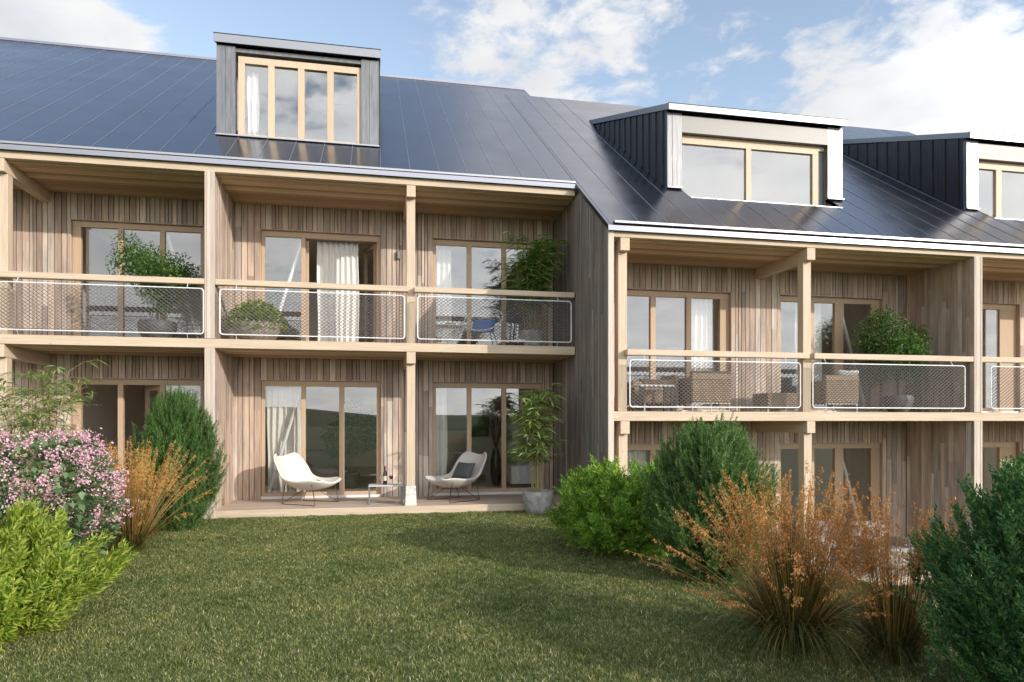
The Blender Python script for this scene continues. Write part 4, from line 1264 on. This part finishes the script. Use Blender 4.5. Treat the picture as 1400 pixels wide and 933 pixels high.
# bowl of round leaves
bowl = thing('planter_bowl', (-2.02, 12.42, zfA), 'round stone bowl of yellow green foliage on the middle left balcony', 'potted plant')
MB().lathe((-2.02, 12.42, zfA), [(.20, 0), (.30, .06), (.385, .18), (.40, .27), (.385, .32), (.35, .32), (.34, .28)], 28, wob=.02).build('bowl', M['stone'], bowl, smooth=True)
g = np.random.default_rng(61); n = 1300
v = rand_dirs(n); v[:, 2] = np.abs(v[:, 2]); rr = g.random(n) ** .35
P = np.array([-2.02, 12.42, zfA + .34]) + v * rr[:, None] * np.array([.50, .44, .36]); P[:, 2] -= .14 * (rr * (1 - v[:, 2]))
np_mesh('foliage', *leaf_geo(P, unit(v + g.normal(size=v.shape) * .5), unit(np.array([0, 0, 1.]) + v * .7), g.uniform(.05, .08, n), g.uniform(.05, .07, n), fold=.12, wide=.5),
        leafmat('round_leaf', [(0, (.12, .19, .02)), (.5, (.26, .36, .035)), (1, (.42, .50, .09))]), bowl)


def bamboo_pot(base, H, pr, ph, label, seed, potmat, nculm, spread, lo, nspray=12, leafL=.16, mat='leaf_bam'):
    o = bamboo('potted_bamboo', label, 'potted bamboo', base, H, nculm, spread, nspray, leafL, seed, M[mat], lo=lo, lean=.06, droop=.24)
    p_ = MB().lathe(base, [(pr * .62, 0), (pr * .75, .03), (pr * .93, ph * .45), (pr, ph * .95), (pr, ph), (pr * .9, ph), (pr * .88, ph * .9)], 28, wob=.02).build('pot', M[potmat], o, smooth=True)
    MB().lathe((base[0], base[1], base[2] + ph * .82), [(pr * .9, 0), (pr * .88, ph * .06)], 20).build('soil', M['soil'], p_)
    return o


bamboo_pot((2.78, 11.66, 0), 2.28, .275, .40, 'tall potted bamboo in a pale concrete pot at the right end of the deck', 71, 'concrete', 11, .36, .42, 22, .22, 'leaf_bam3')
M['leaf_bam2'] = leafmat('dense_bamboo_leaf', [(0, (.085, .17, .04)), (.6, (.16, .29, .065)), (1, (.30, .44, .12))])
bamboo_pot((2.88, 12.62, zfA), 2.2, .25, .34, 'dense dark green potted bamboo on the balcony beside the step wall', 72, 'concrete', 15, .42, .42, 34, .17, 'leaf_bam2')


# ------------------------------------------------------------------ lounge chairs
def lounge(loc, rotz, label, fab, seed):
    o = thing('lounge_chair', loc, label, 'chair', 'lounge chairs on the deck')
    mb = MB()
    prof = [(.50, .415), (.47, .39), (.36, .325), (.15, .285), (-.08, .285), (-.22, .34), (-.33, .47), (-.44, .62), (-.54, .755), (-.59, .825), (-.605, .85)]
    hw = [.24, .33, .40, .42, .42, .42, .42, .41, .385, .33, .24]
    nu = 12
    for (f_, z), w_ in zip(prof, hw):
        bk = min(1, max(0, (z - .34) / .25)) if f_ < 0 else 0
        for i in range(nu + 1):
            u = -1 + 2 * i / nu
            mb.v.append((f_ + .13 * bk * abs(u) ** 2.2, u * w_, z + .16 * (1 - .75 * bk) * abs(u) ** 2.6 * (.35 if f_ > .46 else 1)))
    for j in range(len(prof) - 1):
        for i in range(nu):
            a = j * (nu + 1) + i; mb.f.append((a, a + 1, a + nu + 2, a + nu + 1))
    sh = mb.build('seat_shell', M[fab], None, smooth=True)
    WL.pop(sh); sh.parent = o; WL[sh] = WL[o]; sh.location = (0, 0, 0)
    s = sh.modifiers.new('thick', 'SOLIDIFY'); s.thickness = .045; s.offset = -1
    s = sh.modifiers.new('soft', 'SUBSURF'); s.levels = 2; s.render_levels = 2
    lg = MB(); r = .007
    lg.tube([(.33, -.33, .36), (.40, -.34, .01), (-.34, -.30, .01), (-.22, -.34, .40)], r, 6)
    lg.tube([(.33, .33, .36), (.40, .34, .01), (-.34, .30, .01), (-.22, .34, .40)], r, 6)
    lg.tube([(.40, -.34, .01), (.1, 0, .30), (.40, .34, .01)], r * .8, 6)
    lg.tube([(-.34, -.30, .01), (-.02, 0, .30), (-.34, .30, .01)], r * .8, 6)
    lg.tube([(-.22, -.34, .40), (.33, -.33, .36), (.42, 0, .36), (.33, .33, .36), (-.22, .34, .40), (-.26, 0, .34), (-.22, -.34, .40)], r * .8, 6)
    l = lg.build('wire_frame', M['wire'], None, smooth=True); l.parent = o; WL[l] = WL[o]; l.location = (0, 0, 0)
    o.rotation_euler = (0, 0, rotz)
    return o


c1 = lounge((-1.20, 12.78, zdA), R(-32), 'cream lounge chair facing right, left of the small side table', 'fabric', 1)
c2 = lounge((1.45, 12.75, zdA), R(212), 'grey lounge chair holding a charcoal cushion, right of the deck post', 'fabric2', 2)


def pillow(name, c, ax, ay, az, mat, label, cat, group=None):
    """cushion as a swollen box grid"""
    mb = MB(); n = 10
    for side in (1, -1):
        b = len(mb.v)
        for j in range(n + 1):
            for i in range(n + 1):
                u, v = -1 + 2 * i / n, -1 + 2 * j / n
                k = ((1 - u ** 4) * (1 - v ** 4)) ** .55
                pin = 1 - .08 * (u * u * (1 - abs(v)) + v * v * (1 - abs(u)))
                p = Vector(c) + Vector(ax) * u * pin + Vector(ay) * v * pin + Vector(az) * side * k
                mb.v.append(tuple(p))
        for j in range(n):
            for i in range(n):
                a = b + j * (n + 1) + i
                mb.f.append((a, a + 1, a + n + 2, a + n + 1) if side == 1 else (a, a + n + 1, a + n + 2, a + 1))
    o = mb.build(name, mat, None, smooth=True)
    w = o.modifiers.new('weld', 'WELD'); w.merge_threshold = .0005
    return tag(o, label, cat, group)


fx, fy = math.cos(R(212)), math.sin(R(212))
sx, sy = -fy, fx
bx, by, bz = 1.45 - fx * .20, 12.75 - fy * .20, zdA + .545
pillow('cushion', (bx, by, bz), (sx * .26, sy * .26, 0), (-fx * .09, -fy * .09, .15), (fx * .055, fy * .055, .03), M['cushion'], 'charcoal cushion resting in the grey lounge chair', 'cushion')

# side table, bottle, glasses
T = thing('side_table', (.165, 12.5, zdA), 'small low side table with grey metal frame carrying the wine bottle', 'table')
x0, x1, y0, y1, zt = -.135, .465, 12.35, 12.68, zdA + .34
MB().box(x0, x1, y0, y1, zt - .025, zt).build('table_top', simple('pale_table_top', (.55, .53, .5), .4), T, bevel=.004)
for xx in (x0, x1 - .03):
    l = MB(); l.box(xx, xx + .03, y0, y0 + .03, zdA, zt - .026); l.box(xx, xx + .03, y1 - .03, y1, zdA, zt - .026); l.box(xx, xx + .03, y0 + .03, y1 - .03, zdA, zdA + .02)
    l.build('leg', M['grey'], T)
MB().box(x0 + .03, x1 - .03, y1 - .03, y1 - .01, zdA, zdA + .02).build('stretcher', M['grey'], T)
bo = thing('wine_bottle', (.155, 12.5, zt), 'dark wine bottle with pale label standing on the side table', 'bottle')
MB().lathe((.155, 12.5, zt), [(.034, 0), (.037, .01), (.037, .19), (.03, .225), (.014, .255), (.013, .30)], 16).build('body', M['wine'], bo, smooth=True)
MB().lathe((.155, 12.5, zt + .07), [(.0378, 0), (.0378, .085)], 16).build('label_paper', M['paper'], bo, smooth=True)
MB().lathe((.155, 12.5, zt + .262), [(.0152, 0), (.0148, .07), (.013, .071)], 12).build('capsule', M['foil'], bo, smooth=True)


def glass(x, y, label, wine):
    o = thing('wine_glass', (x, y, zt), label, 'wine glass')
    MB().lathe((x, y, zt), [(.035, 0), (.034, .004), (.005, .008), (.004, .075), (.02, .09), (.04, .125), (.036, .175), (.034, .175), (.038, .125), (.018, .093)], 16).build('bowl', M['clear'], o, smooth=True)
    if wine: MB().lathe((x, y, zt + .092), [(.012, 0), (.034, .028), (.037, .04), (.036, .058)], 16).build('wine', M['redwine'], o, smooth=True)


glass(.075, 12.47, 'empty wine glass left of the bottle on the side table', False)
glass(.265, 12.52, 'wine glass with red wine right of the bottle', True)


# ------------------------------------------------------------------ balcony furniture
def rattan_chair(loc, rotz, w_, d_, h_, label, seed, cushion=True, legs=True):
    """local: faces +y (towards the house), back at -y"""
    o = thing('rattan_armchair', loc, label, 'armchair', 'woven rattan armchairs')
    hx = w_ / 2
    def P(mb, n_, m_, bv=.02):
        b = mb.build(n_, m_, None, bevel=bv); b.parent = o; WL[b] = WL[o]; b.location = (0, 0, 0); return b
    P(MB().box(-hx, hx, -d_ / 2, -d_ / 2 + .09, .16, h_), 'backrest', M['rattan'])
    P(MB().box(-hx, -hx + .09, -d_ / 2 + .091, d_ / 2, .16, h_ * .86), 'armrest', M['rattan'])
    P(MB().box(hx - .09, hx, -d_ / 2 + .091, d_ / 2, .16, h_ * .86), 'armrest', M['rattan'])
    P(MB().box(-hx + .091, hx - .091, -d_ / 2 + .091, d_ / 2, .16, .30), 'seat', M['rattan'])
    if cushion: P(MB().box(-hx + .1, hx - .1, -d_ / 2 + .1, d_ / 2 - .01, .302, .42), 'seat_cushion', M['fabric2'], .035)
    fr = MB(); r = .011
    for xx in (-hx + .03, hx - .03):
        for yy in (-d_ / 2 + .03, d_ / 2 - .03): P(MB().tube([(xx, yy, .16), (xx, yy, 0)], r, 6), 'leg', M['white'], 0)
    P(MB().box(-hx + .02, hx - .02, -d_ / 2 + .015, -d_ / 2 + .035, .145, .159), 'frame_rail', M['white'], 0)
    o.rotation_euler = (0, 0, rotz)
    return o





rattan_chair((at_px(973, 10.75) - .0, 11.1, zfB), 0, .74, .72, .70, 'rattan armchair seen from behind at the middle of the left balcony of the right block', 1)
rattan_chair((at_px(905, 11.1), 11.42, zfB), R(90), .62, .66, .66, 'shaded rattan armchair turned sideways beside the corner post of the right block', 2)
rattan_chair((at_px(1151, 10.75), 11.08, zfB), 0, .68, .70, .66, 'rattan armchair with a white pillow on the balcony with the leafy tree', 3)
pillow('pillow', (at_px(1158, 10.95), 10.93, zfB + .60), (.24, .03, 0), (0, -.02, .17), (0, .06, .01), M['fabric'], 'white pillow propped in the rattan armchair beside the leafy tree', 'pillow')
ot = thing('rattan_footstool', (at_px(1060, 11.0), 11.0, zfB), 'low woven rattan footstool on the balcony behind the net panel', 'footstool')
xo = at_px(1060, 11.0)
MB().box(xo - .31, xo + .31, 10.75, 11.25, zfB + .06, zfB + .34).build('seat', M['rattan'], ot, bevel=.02)
for a in (-.28, .28):
    for b in (10.78, 11.22): MB().tube([(xo + a, b, zfB + .06), (xo + a, b, zfB)], .012, 6).build('leg', M['white'], ot)
lt = thing('balcony_table', (5.0, 10.95, zfB), 'low table with pale top and dark legs near the corner post, right block balcony', 'table')
xo = at_px(893, 10.8)
MB().box(xo - .32, xo + .3, 10.62, 11.0, zfB + .42, zfB + .45).build('table_top', M['white'], lt, bevel=.004)
for a in (-.29, .27):
    for b in (10.66, 10.96): MB().box(xo + a - .015, xo + a + .015, b - .015, b + .015, zfB, zfB + .419).build('leg', M['darkmetal'], lt)

# wire chair with blue cushion, wire table on the left block
wc = thing('wire_chair', (2.0, 12.75, zfA), 'round wire chair with a blue cushion on the balcony beside the bamboo', 'chair')
mb = MB(); cen = Vector((1.98, 12.72, zfA + .56)); nrm = Vector((-.25, -.62, .75)).normalized(); ax = nrm.cross(Vector((0, 0, 1))).normalized(); ay = ax.cross(nrm).normalized()
def ring_pts(r, dz): return [cen + (ax * math.cos(k / 20 * 2 * math.pi) + ay * math.sin(k / 20 * 2 * math.pi) * 1.0) * r + nrm * dz for k in range(20)]
mb.tube(ring_pts(.37, .0), .010, 6, closed=True)
for r, dz in ((.31, -.07), (.24, -.13), (.16, -.17), (.08, -.19)): mb.tube(ring_pts(r, dz), .0035, 4, closed=True)
for k in range(20):
    q_ = k / 20 * 2 * math.pi; pts = []
    for r, dz in ((.37, 0), (.31, -.07), (.24, -.13), (.16, -.17), (.04, -.195)): pts.append(cen + (ax * math.cos(q_) + ay * math.sin(q_)) * r + nrm * dz)
    mb.tube(pts, .0035, 4)
mb.build('wire_seat', M['white'], wc, smooth=True)
lg = MB()
for a in (-1, 1):
    for b in (-1, 1): MB().tube([cen + Vector((a * .13, b * .13, -.17)), Vector((cen.x + a * .25, cen.y + b * .24, zfA))], .008, 6).build('leg', M['wire'], wc)
pillow('cushion', cen + nrm * -.10 + ay * -.08, ax * .23, ay * .2, nrm * .06, M['blue'], 'blue cushion lying in the round wire chair', 'cushion')
wt = thing('wire_table', (1.32, 12.6, zfA), 'waisted wire table by the post on the balcony with the bamboo', 'table')
mb = MB(); cx, cy_ = 1.32, 12.6
for k in range(22):
    q_ = k / 22 * 2 * math.pi; pts = []
    for r, z in ((.17, .0), (.135, .12), (.14, .22), (.20, .32), (.27, .385)): pts.append((cx + r * math.cos(q_), cy_ + r * math.sin(q_), zfA + z))
    mb.tube(pts, .004, 4)
mb.build('wire_base', M['white'], wt, smooth=True)
MB().lathe((cx, cy_, zfA + .386), [(.27, 0), (.275, .006), (.27, .012)], 28).build('table_top', M['white'], wt, smooth=True)
bw = MB().lathe((cx + .03, cy_ - .02, zfA + .399), [(.03, 0), (.05, .02), (.09, .05), (.085, .05), (.045, .022)], 18).build('fruit_bowl', M['stone'], None, smooth=True)
tag(bw, 'small shallow bowl on the waisted wire table', 'bowl')
st = thing('stool', (2.62, 12.5, zfA), 'small stool with a round white seat left of the balcony bamboo', 'stool')
MB().lathe((2.62, 12.5, zfA + .12), [(.11, 0), (.125, .012), (.12, .035), (.09, .05)], 20).build('seat', M['white'], st, smooth=True)
for k in range(3):
    q_ = k * 2.1 + .4; MB().tube([(2.62 + .06 * math.cos(q_), 12.5 + .06 * math.sin(q_), zfA + .12), (2.62 + .11 * math.cos(q_), 12.5 + .11 * math.sin(q_), zfA)], .007, 6).build('leg', M['wire'], st)

# garden seat on the lower deck of the right block, behind the orange grass
gs = thing('garden_armchair', (8.95, 10.9, zdB), 'grey cushioned garden armchair on the lower deck behind the orange grass', 'armchair')
xo = at_px(1205, 10.9)
MB().box(xo - .38, xo + .38, 11.15, 11.28, zdB + .15, zdB + .82).build('backrest', M['sofa'], gs, bevel=.04)
MB().box(xo - .40, xo - .30, 10.55, 11.14, zdB + .1, zdB + .58).build('armrest', M['sofa'], gs, bevel=.03)
MB().box(xo + .30, xo + .40, 10.55, 11.14, zdB + .1, zdB + .58).build('armrest', M['sofa'], gs, bevel=.03)
MB().box(xo - .295, xo + .295, 10.5, 11.14, zdB + .1, zdB + .42).build('seat', M['sofa'], gs, bevel=.04)
for a in (-.33, .33):
    for b in (10.6, 11.2): MB().box(xo + a - .02, xo + a + .02, b - .02, b + .02, zdB, zdB + .10 if b < 11 else zdB + .15).build('leg', M['grey'], gs)
gt = thing('garden_chair', (at_px(1140, 11.0), 11.0, zdB), 'grey metal garden chair on the lower deck beside the post', 'chair')
xo = at_px(1140, 11.0)
MB().box(xo - .25, xo + .25, 10.8, 11.25, zdB + .42, zdB + .45).build('seat', M['grey'], gt, bevel=.01)
MB().box(xo - .25, xo + .25, 11.25, 11.28, zdB + .43, zdB + .86).build('backrest', M['grey'], gt, bevel=.01)
for a in (-.23, .23):
    for b in (10.82, 11.23): MB().tube([(xo + a, b, zdB + .42), (xo + a, b, zdB)], .011, 6).build('leg', M['white'], gt)


# ------------------------------------------------------------------ rooms: a few things seen through the ground floor panes
ficus((at_px(480, 15.4), 15.4, zdA), 1.75, .5, 'cone', 'dark indoor tree behind the middle pane by the cream chair', 53, 2600, .2, .35, 'darkpot', cz=.66, leaf=.13, name='indoor_tree')
sf = thing('sofa', (at_px(447, 16.2), 16.4, zdA), 'grey sofa inside the ground floor room behind the cream chair', 'sofa')
xo = at_px(440, 16.4)
MB().box(xo - .8, xo + .6, 16.1, 16.9, zdA + .12, zdA + .42).build('seat', M['sofa'], sf, bevel=.05)
MB().box(xo - .8, xo + .6, 16.901, 17.1, zdA + .12, zdA + .8).build('backrest', M['sofa'], sf, bevel=.05)
for a in (-.75, .55):
    for b in (16.15, 17.0): MB().box(xo + a - .02, xo + a + .02, b - .02, b + .02, zdA, zdA + .119).build('leg', M['wire'], sf)
dt = thing('dining_table', (at_px(620, 16.3), 16.4, zdA), 'white dining table inside the room behind the grey lounge chair', 'table')
xo = at_px(618, 16.4)
MB().box(xo - .55, xo + .5, 16.0, 16.8, zdA + .72, zdA + .75).build('table_top', M['white'], dt, bevel=.004)
for a in (-.5, .45):
    for b in (16.05, 16.75): MB().box(xo + a - .02, xo + a + .02, b - .02, b + .02, zdA, zdA + .719).build('leg', M['wire'], dt)
va = thing('floor_vase', (at_px(678, 15.6), 15.6, zdA), 'tall dark floor vase of dry reeds inside the right ground floor window', 'vase')
xo = at_px(678, 15.6)
MB().lathe((xo, 15.6, zdA), [(.08, 0), (.13, .2), (.13, .55), (.07, .8), (.06, .85), (.05, .85)], 18).build('vase_body', M['black'], va, smooth=True)
mb = MB()
for k in range(26):
    a = random.uniform(0, 6.28); l = random.uniform(.6, 1.0)
    mb.tube([(xo, 15.6, zdA + .8), (xo + .12 * math.cos(a), 15.6 + .12 * math.sin(a), zdA + .8 + l * .6), (xo + .4 * math.cos(a) * l, 15.6 + .4 * math.sin(a) * l, zdA + .8 + l)], [.004, .006, .012], 4)
mb.build('reeds', M['bark'], va)
tv = thing('sideboard', (at_px(705, 15.0), 15.0, zdA), 'low white sideboard inside the right pane behind the potted bamboo', 'sideboard')
xo = at_px(708, 15.2)
MB().box(xo - .25, xo + .55, 14.7, 15.3, zdA + .1, zdA + .5).build('cabinet', M['white'], tv, bevel=.004)
MB().box(xo - .22, xo + .52, 14.72, 15.28, zdA, zdA + .099).build('plinth', M['black'], tv)
pc = thing('wall_picture', (at_px(655, 18.7), 18.75, zdA + 1.4), 'dark framed picture on the rear wall of the right ground floor room', 'picture')
xo = at_px(655, 18.7)
MB().box(xo - .27, xo + .27, 18.68, 18.76, zdA + 1.05, zdA + 1.6).build('picture_frame', M['black'], pc)
MB().box(xo - .24, xo + .24, 18.672, 18.679, zdA + 1.08, zdA + 1.57).build('picture', simple('dark_green_print', (.03, .06, .03), .5, noise=.6, nscale=9), pc)
